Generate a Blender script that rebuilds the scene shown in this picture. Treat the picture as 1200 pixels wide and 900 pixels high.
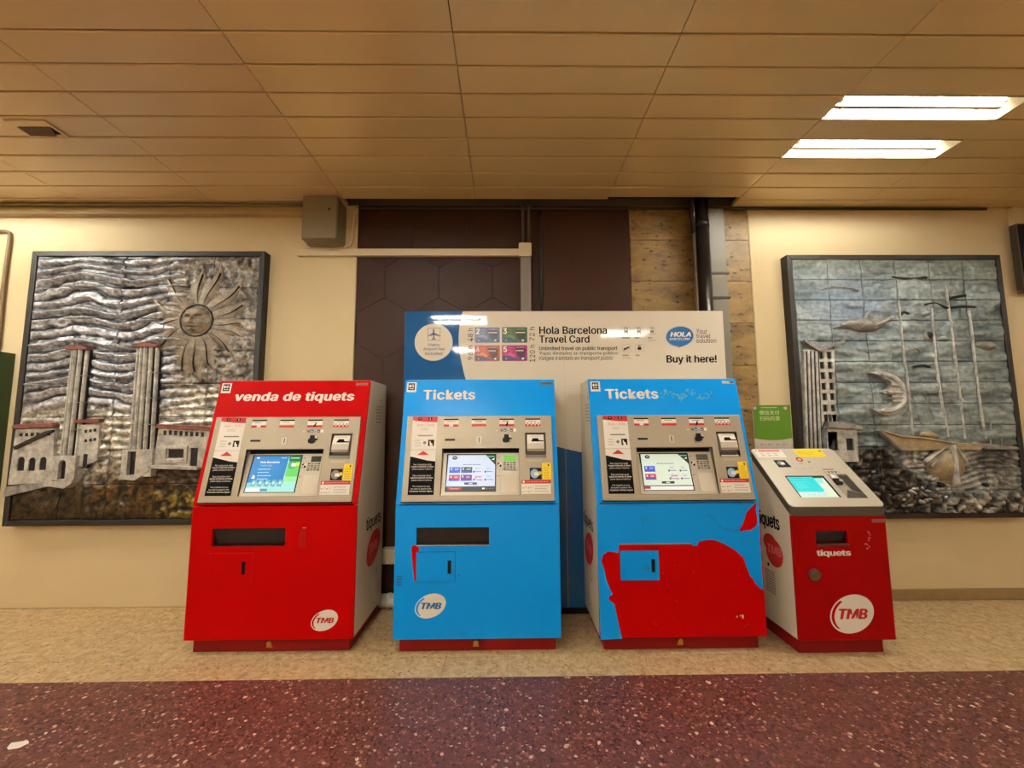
import bpy, math, random
import numpy as np
from mathutils import Vector, Matrix
from mathutils.geometry import tessellate_polygon

random.seed(7)
scene = bpy.context.scene
for o in list(bpy.data.objects):
    bpy.data.objects.remove(o, do_unlink=True)
COL = scene.collection

# ------------------------------------------------------------------ camera
CAM_Z = 1.3467
cam_data = bpy.data.cameras.new('camera')
cam_data.sensor_width = 36.0
cam_data.lens = 14.6448
cam_data.clip_start = 0.05
cam = bpy.data.objects.new('camera', cam_data)
COL.objects.link(cam)
right = Vector((0.9999167, -0.0119080, -0.0049845))
up = Vector((0.0037882, -0.0984540, 0.9951344))
fwd = Vector((0.0123408, 0.9950704, 0.0984007))
M = Matrix((right, up, -fwd)).transposed().to_4x4()
M.translation = Vector((0, 0, CAM_Z))
cam.matrix_world = M
scene.camera = cam

# ------------------------------------------------------------------ world, exposure, lamp strength
world = bpy.data.worlds.new('world')
scene.world = world
world.use_nodes = True
world.node_tree.nodes['Background'].inputs[0].default_value = (1.0, 0.85, 0.65, 1)
world.node_tree.nodes['Background'].inputs[1].default_value = 0.05
vs = scene.view_settings
vs.view_transform = 'Standard'
vs.look = 'None'
vs.gamma = 1.0
vs.use_curve_mapping = False
vs.exposure = 0.14
scene.cycles.use_denoising = True
scene.cycles.max_bounces = 8
scene.cycles.diffuse_bounces = 5
TUBE_STRENGTH = 260.0
TUBE_COLOUR = (0.98, 1.0, 0.96)

# ------------------------------------------------------------------ helpers
def lin(c):
    r = []
    for v in c:
        v = v / 255.0
        r.append(v / 12.92 if v <= 0.04045 else ((v + 0.055) / 1.055) ** 2.4)
    return (r[0], r[1], r[2], 1.0)

MATS = {}
def mat(name, rgb, rough=0.5, metal=0.0, emit=0.0, noise=None, bump=None, spec=0.5, coat=0.0):
    """plain painted material; noise=(scale, amount, rgb2, stretch) mixes a second colour; bump=(scale, strength)"""
    if name in MATS:
        return MATS[name]
    m = bpy.data.materials.new(name)
    m.use_nodes = True
    nt = m.node_tree
    b = nt.nodes['Principled BSDF']
    b.inputs['Base Color'].default_value = lin(rgb)
    b.inputs['Roughness'].default_value = rough
    b.inputs['Metallic'].default_value = metal
    b.inputs['Specular IOR Level'].default_value = spec
    b.inputs['Coat Weight'].default_value = coat
    if emit:
        b.inputs['Emission Color'].default_value = lin(rgb)
        b.inputs['Emission Strength'].default_value = emit
    if noise or bump:
        tc = nt.nodes.new('ShaderNodeTexCoord')
    if noise:
        sc, amt, rgb2, st = noise
        mp = nt.nodes.new('ShaderNodeMapping')
        mp.inputs['Scale'].default_value = st
        n = nt.nodes.new('ShaderNodeTexNoise')
        n.inputs['Scale'].default_value = sc
        n.inputs['Detail'].default_value = 5
        n.inputs['Roughness'].default_value = 0.65
        rp = nt.nodes.new('ShaderNodeValToRGB')
        rp.color_ramp.elements[0].position = 0.5 - 0.25
        rp.color_ramp.elements[1].position = 0.5 + 0.25
        mul = nt.nodes.new('ShaderNodeMath'); mul.operation = 'MULTIPLY'
        mul.inputs[1].default_value = amt
        mx = nt.nodes.new('ShaderNodeMix'); mx.data_type = 'RGBA'
        mx.inputs[6].default_value = lin(rgb)
        mx.inputs[7].default_value = lin(rgb2)
        nt.links.new(tc.outputs['Object'], mp.inputs[0])
        nt.links.new(mp.outputs[0], n.inputs['Vector'])
        nt.links.new(n.outputs[0], rp.inputs[0])
        nt.links.new(rp.outputs[0], mul.inputs[0])
        nt.links.new(mul.outputs[0], mx.inputs[0])
        nt.links.new(mx.outputs[2], b.inputs['Base Color'])
    if bump:
        n2 = nt.nodes.new('ShaderNodeTexNoise')
        n2.inputs['Scale'].default_value = bump[0]
        n2.inputs['Detail'].default_value = 4
        bp = nt.nodes.new('ShaderNodeBump')
        bp.inputs['Strength'].default_value = bump[1]
        bp.inputs['Distance'].default_value = 0.01
        nt.links.new(tc.outputs['Object'], n2.inputs['Vector'])
        nt.links.new(n2.outputs[0], bp.inputs['Height'])
        nt.links.new(bp.outputs[0], b.inputs['Normal'])
    MATS[name] = m
    return m

def tag(o, label=None, cat=None, group=None, kind=None):
    if label: o['label'] = label
    if cat: o['category'] = cat
    if group: o['group'] = group
    if kind: o['kind'] = kind
    return o

def empty(name, loc=(0, 0, 0), parent=None):
    o = bpy.data.objects.new(name, None)
    o.empty_display_size = 0.1
    COL.objects.link(o)
    o.location = loc
    if parent: o.parent = parent
    return o

def IDT(a, b, n): return Vector((a, b, n))

class MB:
    """collects polygons with materials and links them as one mesh object"""
    def __init__(s):
        s.v, s.f, s.mi, s.mats = [], [], [], []
    def m(s, material):
        if material not in s.mats: s.mats.append(material)
        return s.mats.index(material)
    def face(s, pts, material):
        k = len(s.v)
        s.v += [tuple(p) for p in pts]
        s.f.append(tuple(range(k, k + len(pts)))); s.mi.append(s.m(material))
        return s
    def raw(s, verts, faces, material):
        k = len(s.v); i = s.m(material)
        s.v += [tuple(p) for p in verts]
        for f in faces:
            s.f.append(tuple(a + k for a in f)); s.mi.append(i)
        return s
    def box(s, x0, x1, y0, y1, z0, z1, material):
        vv = [(x, y, z) for z in (z0, z1) for y in (y0, y1) for x in (x0, x1)]
        return s.raw(vv, [(0, 2, 3, 1), (4, 5, 7, 6), (0, 1, 5, 4), (2, 6, 7, 3), (0, 4, 6, 2), (1, 3, 7, 5)], material)
    def flat(s, pts, n, T, material):
        """flat print: polygon in plane coordinates at height n"""
        tri = tessellate_polygon([[Vector((p[0], p[1], 0)) for p in pts]])
        return s.raw([T(p[0], p[1], n) for p in pts], tri, material)
    def rect(s, x0, x1, y0, y1, n, T, material):
        return s.raw([T(x0, y0, n), T(x1, y0, n), T(x1, y1, n), T(x0, y1, n)], [(0, 1, 2, 3)], material)
    def slab(s, pts, n0, n1, T, material, holes=(), back=False):
        """plate with thickness n0..n1, outline pts, holes cut through"""
        loops = [list(pts)] + [list(h) for h in holes]
        allp = [p for l in loops for p in l]
        tri = tessellate_polygon([[Vector((p[0], p[1], 0)) for p in l] for l in loops])
        N = len(allp)
        verts = [T(p[0], p[1], n1) for p in allp] + [T(p[0], p[1], n0) for p in allp]
        faces = [tuple(t) for t in tri]
        if back: faces += [tuple(a + N for a in t) for t in tri]
        k = 0
        for l in loops:
            n = len(l)
            for i in range(n):
                a, b = k + i, k + (i + 1) % n
                faces.append((a, b, b + N, a + N))
            k += n
        return s.raw(verts, faces, material)
    def tube(s, pts, r, material, seg=10, cap=True):
        pts = [Vector(p) for p in pts]
        rings = []
        for i, p in enumerate(pts):
            d = (pts[min(i + 1, len(pts) - 1)] - pts[max(i - 1, 0)]).normalized()
            a = d.cross(Vector((0, 0, 1)))
            if i: a = prev - d * prev.dot(d)
            if a.length < 1e-3: a = d.cross(Vector((1, 0, 0)))
            a.normalize(); b = d.cross(a); prev = a
            rr = r[i] if isinstance(r, (list, tuple)) else r
            rings.append([p + a * (rr * math.cos(2 * math.pi * k / seg)) + b * (rr * math.sin(2 * math.pi * k / seg)) for k in range(seg)])
        vv = [q for ring in rings for q in ring]
        ff = []
        for i in range(len(pts) - 1):
            for k in range(seg):
                k2 = (k + 1) % seg
                ff.append((i * seg + k, i * seg + k2, (i + 1) * seg + k2, (i + 1) * seg + k))
        if cap:
            ff.append(tuple(range(seg))); ff.append(tuple((len(pts) - 1) * seg + k for k in range(seg)))
        return s.raw(vv, ff, material)
    def build(s, name, parent=None, bevel=0.0, smooth=False, loc=None):
        me = bpy.data.meshes.new(name)
        me.from_pydata(s.v, [], s.f)
        for mm in s.mats: me.materials.append(mm)
        me.polygons.foreach_set('material_index', s.mi)
        if bevel or smooth:
            import bmesh
            bm = bmesh.new(); bm.from_mesh(me)
            bmesh.ops.remove_doubles(bm, verts=bm.verts, dist=1e-5)
            bmesh.ops.recalc_face_normals(bm, faces=bm.faces)
            bm.to_mesh(me); bm.free()
            if smooth: me.polygons.foreach_set('use_smooth', [True] * len(me.polygons))
        me.update()
        o = bpy.data.objects.new(name, me)
        COL.objects.link(o)
        if parent: o.parent = parent
        if loc: o.location = loc
        if bevel:
            b = o.modifiers.new('bevel', 'BEVEL'); b.width = bevel; b.segments = 2
            b.limit_method = 'ANGLE'; b.angle_limit = math.radians(40)
        return o

try:        # the grotesque that comes with Blender itself
    GROTESK = bpy.data.fonts.load(bpy.utils.system_resource('DATAFILES') + '/fonts/Inter.woff2')
except Exception:
    GROTESK = None
GLYPHS = {}
def glyphs(body, bold, shear, space=1.0):
    key = (body, bold, shear, space)
    if key not in GLYPHS:
        cu = bpy.data.curves.new('lettering', 'FONT')
        cu.body = body
        if GROTESK and body.isascii() or '·' in body or 'ó' in body: cu.font = GROTESK or cu.font
        cu.shear = shear; cu.resolution_u = 2
        cu.space_line = 1.0; cu.space_character = space; cu.fill_mode = 'FRONT'
        ob = bpy.data.objects.new('lettering_source', cu)
        COL.objects.link(ob)
        dg = bpy.context.evaluated_depsgraph_get()
        me = bpy.data.meshes.new_from_object(ob.evaluated_get(dg))
        vv = [tuple(v.co) for v in me.vertices]
        ff = [tuple(p.vertices) for p in me.polygons]
        bpy.data.objects.remove(ob); bpy.data.meshes.remove(me); bpy.data.curves.remove(cu)
        GLYPHS[key] = (vv, ff)
    return GLYPHS[key]

def text(mb, body, x0, x1, y0, y1, n, T, material, bold=0.0, shear=0.0, rot=0, space=1.0):
    """lettering whose ink fills the rectangle x0..x1, y0..y1; rot=90 reads bottom to top"""
    vv, ff = glyphs(body, bold, shear, space)
    if not vv: return
    xs = [v[0] for v in vv]; ys = [v[1] for v in vv]
    ax, bx, ay, by = min(xs), max(xs), min(ys), max(ys)
    if bold:      # heavy face: the strokes struck several times, side by side
        n0 = len(vv); b2 = bold * 0.9
        shifts = [(-b2, 0), (b2, 0), (0, b2 * 0.45), (0, -b2 * 0.45), (-b2 / 2, 0), (b2 / 2, 0)]
        vv = [(v[0] + sx, v[1] + sy) for sx, sy in [(0, 0)] + shifts for v in vv]
        ff = [tuple(q + k * n0 for q in f) for k in range(7) for f in ff]
        lift = [k * 8e-5 for k in range(7) for _ in range(n0)]
        ax -= b2; bx += b2; ay -= b2 * 0.45; by += b2 * 0.45
    else: lift = [0.0] * len(vv)
    out = []
    for v, dn in zip(vv, lift):
        s_, t_ = (v[0] - ax) / (bx - ax), (v[1] - ay) / (by - ay)
        if rot == 90: s_, t_ = 1 - t_, s_
        out.append(T(x0 + (x1 - x0) * s_, y0 + (y1 - y0) * t_, n + dn))
    mb.raw(out, ff, material)

def bars(mb, x0, x1, y0, y1, lines, n, T, material, fill=0.5, centre=False):
    """lines of print too small to read in the photograph, as rows of word-long dashes"""
    h = (y1 - y0) / lines
    for i in range(lines):
        ya = y1 - h * (i + 0.5 + fill / 2); yb = ya + h * fill
        L = (x1 - x0) * random.uniform(0.75, 1.0)
        x = x0 + ((x1 - x0) - L) / 2 if centre else x0
        e = x + L
        while x < e - 1e-4:
            w = min(e - x, (x1 - x0) * random.uniform(0.08, 0.22))
            mb.rect(x, x + w * 0.88, ya, yb, n, T, material)
            x += w

def ellipse(cx, cy, rx, ry, tilt=0.0, n=40, a0=0, a1=360):
    t = math.radians(tilt); out = []
    full = abs(a1 - a0) >= 360
    for i in range(n if full else n + 1):
        a = math.radians(a0 + (a1 - a0) * i / n)
        x, y = rx * math.cos(a), ry * math.sin(a)
        out.append((cx + x * math.cos(t) - y * math.sin(t), cy + x * math.sin(t) + y * math.cos(t)))
    return out

def rrect(x0, x1, y0, y1, r, seg=4):
    out = []
    for cx, cy, a0 in ((x1 - r, y1 - r, 0), (x0 + r, y1 - r, 90), (x0 + r, y0 + r, 180), (x1 - r, y0 + r, 270)):
        for i in range(seg + 1):
            a = math.radians(a0 + 90 * i / seg)
            out.append((cx + r * math.cos(a), cy + r * math.sin(a)))
    return out

def R4(x0, x1, y0, y1): return [(x0, y0), (x1, y0), (x1, y1), (x0, y1)]

# ------------------------------------------------------------------ materials
PLASTER = mat('cream_plaster', (210, 190, 150), 0.85, noise=(1.6, 0.5, (196, 174, 130), (1, 1, 1)), bump=(60, 0.12))
BROWN = mat('brown_tile', (58, 34, 23), 0.5, noise=(4, 0.5, (46, 26, 18), (1, 1, 1)), bump=(25, 0.1), spec=0.2)
WHITE = mat('white_enamel', (214, 206, 188), 0.45)
RED = mat('red_paint', (188, 3, 3), 0.42, noise=(3, 0.25, (172, 2, 3), (1, 1, 1)), spec=0.06)
DRED = mat('dark_red_paint', (128, 6, 8), 0.5, spec=0.25)
BLUE = mat('blue_vinyl', (10, 156, 248), 0.24, noise=(3, 0.2, (9, 148, 240), (1, 1, 1)), spec=0.2)
STEEL = mat('brushed_steel', (176, 164, 142), 0.45, 0.35, noise=(30, 0.35, (160, 146, 124), (1, 30, 30)))
STEEL2 = mat('pale_brushed_steel', (205, 196, 178), 0.4, 0.25, noise=(30, 0.3, (190, 180, 160), (1, 30, 30)))
DSTEEL = mat('dark_steel', (92, 84, 74), 0.4, 0.5)
BLACK = mat('black_plastic', (10, 9, 9), 0.5, spec=0.2)
SOOT = mat('black_void', (8, 7, 6), 0.9)
PAPERW = mat('white_print', (236, 228, 214), 0.5)
INK = mat('black_print', (8, 8, 9), 0.6, spec=0.1)
GREYINK = mat('grey_print', (130, 124, 116), 0.5)
PALEINK = mat('pale_grey_print', (186, 178, 166), 0.5)
REDINK = mat('red_print', (196, 24, 30), 0.5)
PINKINK = mat('pink_print', (222, 120, 118), 0.5)
YELLOW = mat('yellow_print', (246, 214, 10), 0.5)
OCHRE = mat('ochre_print', (196, 160, 20), 0.5)
BLUEINK = mat('blue_print', (70, 110, 170), 0.5)
BRASS = mat('brass', (190, 150, 70), 0.3, 0.9)
IRON = mat('black_iron', (26, 22, 19), 0.5, 0.1, spec=0.3)
GREYPVC = mat('grey_plastic_duct', (128, 116, 90), 0.55, spec=0.3)
CREAMPVC = mat('cream_plastic_duct', (205, 190, 156), 0.5)
CABLE = mat('dark_cable', (40, 33, 27), 0.6)

# ------------------------------------------------------------------ the setting
YW, ZC = 3.3036, 3.1467
XL, XR, YB = -5.35, 5.6, -4.8
BAND = 2.383

def floor_material(name, base, c2, chips, big=False):
    m = bpy.data.materials.new(name); m.use_nodes = True
    nt = m.node_tree; b = nt.nodes['Principled BSDF']
    b.inputs['Roughness'].default_value = 0.42
    tc = nt.nodes.new('ShaderNodeTexCoord')
    mp = nt.nodes.new('ShaderNodeMapping')
    nt.links.new(tc.outputs['Object'], mp.inputs[0])
    n1 = nt.nodes.new('ShaderNodeTexNoise'); n1.inputs['Scale'].default_value = 22 if not big else 30
    n1.inputs['Detail'].default_value = 6; n1.inputs['Roughness'].default_value = 0.7
    n1.inputs['Distortion'].default_value = 0.6
    nt.links.new(mp.outputs[0], n1.inputs['Vector'])
    rp = nt.nodes.new('ShaderNodeValToRGB')
    rp.color_ramp.elements[0].position = 0.34; rp.color_ramp.elements[0].color = lin(c2)
    rp.color_ramp.elements[1].position = 0.66; rp.color_ramp.elements[1].color = lin(base)
    nt.links.new(n1.outputs[0], rp.inputs[0])
    last = rp.outputs[0]
    for (scale, thr, rgb, keep) in chips:
        vo = nt.nodes.new('ShaderNodeTexVoronoi'); vo.inputs['Scale'].default_value = scale
        wn = nt.nodes.new('ShaderNodeTexNoise'); wn.inputs['Scale'].default_value = scale * 1.7
        wn.inputs['Detail'].default_value = 3
        sub = nt.nodes.new('ShaderNodeVectorMath'); sub.operation = 'SCALE'; sub.inputs['Scale'].default_value = 0.9 / scale
        add = nt.nodes.new('ShaderNodeVectorMath'); add.operation = 'ADD'
        nt.links.new(mp.outputs[0], wn.inputs['Vector'])
        nt.links.new(wn.outputs['Color'], sub.inputs[0])
        nt.links.new(mp.outputs[0], add.inputs[0]); nt.links.new(sub.outputs[0], add.inputs[1])
        nt.links.new(add.outputs[0], vo.inputs['Vector'])
        sp = nt.nodes.new('ShaderNodeSeparateColor'); nt.links.new(vo.outputs['Color'], sp.inputs[0])
        g = nt.nodes.new('ShaderNodeMath'); g.operation = 'LESS_THAN'; g.inputs[1].default_value = keep
        nt.links.new(sp.outputs[0], g.inputs[0])
        # chip size varies from cell to cell
        sz = nt.nodes.new('ShaderNodeMath'); sz.operation = 'MULTIPLY'; sz.inputs[1].default_value = thr * 2
        nt.links.new(sp.outputs[1], sz.inputs[0])
        l = nt.nodes.new('ShaderNodeMath'); l.operation = 'LESS_THAN'
        nt.links.new(vo.outputs['Distance'], l.inputs[0]); nt.links.new(sz.outputs[0], l.inputs[1])
        mu = nt.nodes.new('ShaderNodeMath'); mu.operation = 'MULTIPLY'
        nt.links.new(g.outputs[0], mu.inputs[0]); nt.links.new(l.outputs[0], mu.inputs[1])
        mx = nt.nodes.new('ShaderNodeMix'); mx.data_type = 'RGBA'
        nt.links.new(mu.outputs[0], mx.inputs[0]); nt.links.new(last, mx.inputs[6])
        mx.inputs[7].default_value = lin(rgb)
        last = mx.outputs[2]
    nt.links.new(last, b.inputs['Base Color'])
    MATS[name] = m
    return m

BEIGE = floor_material('beige_stone_tile', (216, 188, 144), (166, 136, 94),
    [(55, 0.3, (206, 180, 136), 0.25), (70, 0.25, (132, 104, 68), 0.2)])
TERRAZZO = floor_material('red_terrazzo', (116, 68, 60), (88, 50, 45),
    [(85, 0.40, (66, 32, 29), 0.42), (75, 0.36, (140, 88, 76), 0.32), (70, 0.30, (176, 140, 120), 0.10), (60, 0.30, (196, 172, 150), 0.05), (30, 0.20, (212, 192, 170), 0.03)], True)

floor = MB().box(XL, XR, YB, YW + 0.1, -0.12, -0.012, mat('dark_grout', (70, 54, 38), 0.9)).build('floor')
tag(floor, kind='structure')
tz = MB().box(XL, XR, 0.2, BAND, -0.014, 0.0, TERRAZZO).build('terrazzo_slab', floor)
MB().box(XL, XR, YB, 0.198, -0.014, 0.0, BEIGE).build('beige_slab', floor)      # the hall floor behind the red band
# beige tiles of the strip along the wall, laid with fine joints
TS = 0.3585
ty = [BAND + 0.002, 2.5795, 2.5795 + TS, YW + 0.05]
tile_meshes = {}
x = -0.36 - 14 * TS
while x < XR:
    for j in range(3):
        x1 = min(x + TS, XR)
        mb = MB().box(x + 0.0009, x1 - 0.0009, ty[j] + 0.0009, ty[j + 1] - 0.0009, -0.014, random.uniform(-0.0006, 0.0003), BEIGE)
        mb.build('tile', floor)
    x += TS

# back wall: concrete behind, then plaster, brown tiles, travertine
wall = MB().box(XL, XR, YW + 0.03, YW + 0.25, -0.1, ZC + 0.5, mat('concrete', (96, 84, 66), 0.9)).build('wall_back')
tag(wall, kind='structure')
XB0, XB1, XS0, XS1 = -1.224, 0.288, 1.024, 2.018
def TW(a, b, n): return Vector((a, YW - n, b))
pl = MB().slab(R4(XL, XB0, 0, ZC + 0.02), -0.035, 0.0, TW, PLASTER).build('plaster', wall, bevel=0.008)
MB().slab(R4(XS1, XR, 0, ZC + 0.02), -0.035, 0.0, TW, PLASTER).build('plaster', wall, bevel=0.008)

def clip(poly, x0, x1, y0, y1):
    for ax, lim, sgn in ((0, x0, 1), (0, x1, -1), (1, y0, 1), (1, y1, -1)):
        out = []
        for i in range(len(poly)):
            a, b = poly[i], poly[(i + 1) % len(poly)]
            ia, ib = sgn * (a[ax] - lim) >= 0, sgn * (b[ax] - lim) >= 0
            if ia: out.append(a)
            if ia != ib:
                t = (lim - a[ax]) / (b[ax] - a[ax])
                out.append((a[0] + t * (b[0] - a[0]), a[1] + t * (b[1] - a[1])))
        poly = out
        if not poly: return []
    return poly

MB().slab(R4(XB0 - 0.01, XB1 + 0.01, 0, ZC + 0.02), -0.034, -0.02, TW, mat('dark_tile_bed', (40, 26, 20), 0.8)).build('tile_bed', wall)
hw, side = 0.44, 0.254
hx0, hz0 = (-0.553,2.511)
row = 0
for r_ in range(-8, 5):
    for c_ in range(-6, 6):
        cx = hx0 + hw / 2 + c_ * hw + (hw / 2 if r_ % 2 else 0)
        cz = hz0 + r_ * side * 1.5
        hexa = [(cx + (hw / 2 - 0.0008) / math.cos(math.pi / 6) * math.cos(math.radians(a)), cz + (side - 0.0009) * math.sin(math.radians(a))) for a in (30, 90, 150, 210, 270, 330)]
        q = clip(hexa, XB0 + 0.002, XB1 - 0.002, 0.0, ZC + 0.02)
        if len(q) > 2:
            MB().slab(q, -0.035, -0.008 + random.uniform(-0.0006, 0.0006), TW, BROWN).build('hexagonal_tile', wall, bevel=0.002)
bs = MB().slab(R4(XB1 + 0.004, XS0 - 0.004, 0, ZC + 0.02), -0.035, -0.006, TW, mat('brown_slab', (64, 38, 26), 0.5, noise=(3, 0.5, (50, 29, 20), (1, 1, 1)), bump=(12, 0.1), spec=0.2))
bso = bs.build('brown_panel', wall, bevel=0.003)
for (cx, cz) in (((0.450,2.677), (0.783,2.430), (0.362,1.894))):
    rg = MB()
    for rad in (0.03, 0.055, 0.08, 0.105):
        pts = [(cx + rad * math.cos(a * math.pi / 16), YW + 0.0055, cz + rad * math.sin(a * math.pi / 16)) for a in range(25)]
        rg.tube(pts, 0.0016, BROWN, 6)
    rg.build('ring_motif', bso, smooth=True)

def travertine():
    m = bpy.data.materials.new('travertine'); m.use_nodes = True
    nt = m.node_tree; b = nt.nodes['Principled BSDF']; b.inputs['Roughness'].default_value = 0.5
    tc = nt.nodes.new('ShaderNodeTexCoord'); mp = nt.nodes.new('ShaderNodeMapping')
    mp.inputs['Scale'].default_value = (1.6, 1.6, 3.6)
    oi = nt.nodes.new('ShaderNodeObjectInfo')
    ad = nt.nodes.new('ShaderNodeVectorMath'); ad.operation = 'ADD'
    sc_ = nt.nodes.new('ShaderNodeVectorMath'); sc_.operation = 'SCALE'; sc_.inputs['Scale'].default_value = 7.0
    cb = nt.nodes.new('ShaderNodeCombineXYZ')
    for k in range(3): nt.links.new(oi.outputs['Random'], cb.inputs[k])
    nt.links.new(cb.outputs[0], sc_.inputs[0])
    nt.links.new(tc.outputs['Object'], ad.inputs[0]); nt.links.new(sc_.outputs[0], ad.inputs[1])
    nt.links.new(ad.outputs[0], mp.inputs[0])
    n = nt.nodes.new('ShaderNodeTexNoise'); n.inputs['Scale'].default_value = 3; n.inputs['Detail'].default_value = 8
    n.inputs['Roughness'].default_value = 0.7
    nt.links.new(mp.outputs[0], n.inputs['Vector'])
    rp = nt.nodes.new('ShaderNodeValToRGB')
    rp.color_ramp.elements[0].position = 0.3; rp.color_ramp.elements[0].color = lin((88, 64, 32))
    rp.color_ramp.elements[1].position = 0.7; rp.color_ramp.elements[1].color = lin((168, 134, 74))
    nt.links.new(n.outputs[0], rp.inputs[0])
    n2 = nt.nodes.new('ShaderNodeTexNoise'); n2.inputs['Scale'].default_value = 11; n2.inputs['Detail'].default_value = 4
    nt.links.new(mp.outputs[0], n2.inputs['Vector'])
    r2 = nt.nodes.new('ShaderNodeValToRGB')
    r2.color_ramp.elements[0].position = 0.33; r2.color_ramp.elements[0].color = (1, 1, 1, 1)
    r2.color_ramp.elements[1].position = 0.39; r2.color_ramp.elements[1].color = (0, 0, 0, 1)
    nt.links.new(n2.outputs[0], r2.inputs[0])
    mx = nt.nodes.new('ShaderNodeMix'); mx.data_type = 'RGBA'
    nt.links.new(r2.outputs[0], mx.inputs[0]); nt.links.new(rp.outputs[0], mx.inputs[6])
    mx.inputs[7].default_value = lin((34, 22, 11))
    nt.links.new(mx.outputs[2], b.inputs['Base Color'])
    bp = nt.nodes.new('ShaderNodeBump'); bp.inputs['Strength'].default_value = 0.5; bp.inputs['Distance'].default_value = 0.004
    bp.invert = True
    nt.links.new(r2.outputs[0], bp.inputs['Height']); nt.links.new(bp.outputs[0], b.inputs['Normal'])
    MATS['travertine'] = m
    return m
TRAV = travertine()
zs = [3.166, (1.015,2.870)[1], (1.003,2.519)[1]]
ph = zs[1] - zs[2]
while zs[-1] > 0.05: zs.append(max(0.0, zs[-1] - ph))
for j in range(len(zs) - 1):
    for (xa, xb) in ((XS0, 1.56), (1.56, XS1)):
        o = MB().slab(R4(xa + 0.0015, xb - 0.0015, zs[j + 1] + 0.0015, zs[j] - 0.0015), -0.035, -0.004 + random.uniform(-0.001, 0.001), TW, TRAV).build('travertine_slab', wall, bevel=0.0015)

# side and far walls close the hall
for nm, (x0, x1, y0, y1) in dict(wall_left=(XL - 0.2, XL, YB, YW + 0.25), wall_right=(XR, XR + 0.2, YB, YW + 0.25), wall_front=(XL, XR, YB - 0.2, YB)).items():
    tag(MB().box(x0, x1, y0, y1, -0.1, ZC + 0.4, PLASTER).build(nm), kind='structure')
# stone skirting along the right hand plaster
sk = MB().slab(R4(XS1 + 0.001, XR, 0.001, 0.081), 0.001, 0.022, TW, mat('skirting_stone', (150, 124, 82), 0.6, noise=(9, 0.6, (118, 92, 54), (1, 1, 1)), bump=(30, 0.3)))
tag(sk.build('baseboard_back', bevel=0.006), kind='structure')

# ceiling: enamelled metal planks with dark joints
PW, PL_, PX0, PY0 = 0.17806, 1.05704, -0.2436, 1.7543
ceil = MB().box(XL, XR, YB, YW + 0.1, ZC + 0.10, ZC + 0.2, SOOT).build('ceiling')
tag(ceil, kind='structure')
ENAMEL = mat('tan_enamel', (220, 194, 142), 0.3, 0.15, noise=(0.9, 0.6, (200, 172, 120), (1, 1, 1)), bump=(1.5, 0.12))
ENAMEL2 = mat('tan_enamel_greyer', (216, 190, 148), 0.3, 0.15, noise=(0.9, 0.6, (198, 170, 128), (1, 1, 1)), bump=(1.5, 0.12))
# (column, row) of each strip light: its label, and the strength its tube is set to
FIX = {
    (2, 2): ('lit recessed strip light in the ceiling, the one further from the back wall', 0.5),
    (2, 4): ('lit recessed strip light in the ceiling, the one closer to the back wall', 0.5),
    (-1, -2): ('strip light over the red ticket machine, just out of view', 0.35),
    (-1, -4): ('strip light over the red ticket machine, second from the wall', 0.35),
    (-4, 2): ('strip light beyond the green case on the left, further from the wall', 0.7),
    (-4, 4): ('strip light beyond the green case on the left, closer to the wall', 0.7),
    (-1, -14): ('strip light behind the viewer, mirrored in the white panel as upper streak', 0.9),
    (-1, -16): ('strip light behind the viewer, mirrored in the white panel as lower streak', 0.9),
    (2, -20): ('strip light far behind the viewer, in line with the kiosk', 0.5),
    (2, -22): ('strip light furthest behind the viewer, in line with the kiosk', 0.5),
    (-4, -10): ('unseen fill strip light behind the viewer on the left, nearer of its pair', 1.0),  # from here on: unseen rear pairs, added as fill for the lower walls
    (-4, -12): ('unseen fill strip light behind the viewer on the left, farther of its pair', 1.0),
    (-4, -26): ('unseen fill strip light at the far left behind the viewer, nearer of its pair', 1.0),
    (-4, -28): ('unseen fill strip light at the far left behind the viewer, farther of its pair', 1.0),
    (-1, -30): ('unseen fill strip light at the far end behind the viewer, in line with the red machine', 1.0),
    (-1, -32): ('last unseen fill strip light at the far end, in line with the red machine', 1.0),
    (5, -9): ('unseen fill strip light behind the viewer on the right, nearer of its pair', 1.9),
    (5, -11): ('unseen fill strip light behind the viewer on the right, farther of its pair', 1.9)}
def plank(i, k, y_end=None):
    x0, y0 = PX0 + i * PL_, PY0 + k * PW
    g, gx_ = 0.004, 0.0016
    w = (y_end - y0) if y_end else PW
    r = 0.006
    a = R4(gx_, PL_ - gx_, g, w - g); b_ = R4(gx_ + 0.001, PL_ - gx_ - 0.001, g + r, w - g - r)
    mb2 = MB()
    E = ENAMEL if i > -2 else ENAMEL2
    top, mid, low = 0.03, 0.004, 0.0
    vv = [(p[0], p[1], top) for p in a] + [(p[0], p[1], mid) for p in a] + [(p[0], p[1], low) for p in b_]
    ff = []
    for q in range(4):
        q2 = (q + 1) % 4
        ff += [(q, q2, q2 + 4, q + 4), (q + 4, q2 + 4, q2 + 8, q + 8)]
    ff.append((8, 9, 10, 11)); ff.append((0, 1, 2, 3))
    mb2.raw(vv, ff, E)
    o = mb2.build('plank', ceil, loc=(x0, y0, ZC + random.uniform(-0.0005, 0.001)))
    o.rotation_euler = (random.uniform(-0.003, 0.003), random.uniform(-0.0012, 0.0012), 0)
    return o
COLS = range(-5, 6)
shared = {}
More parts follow.
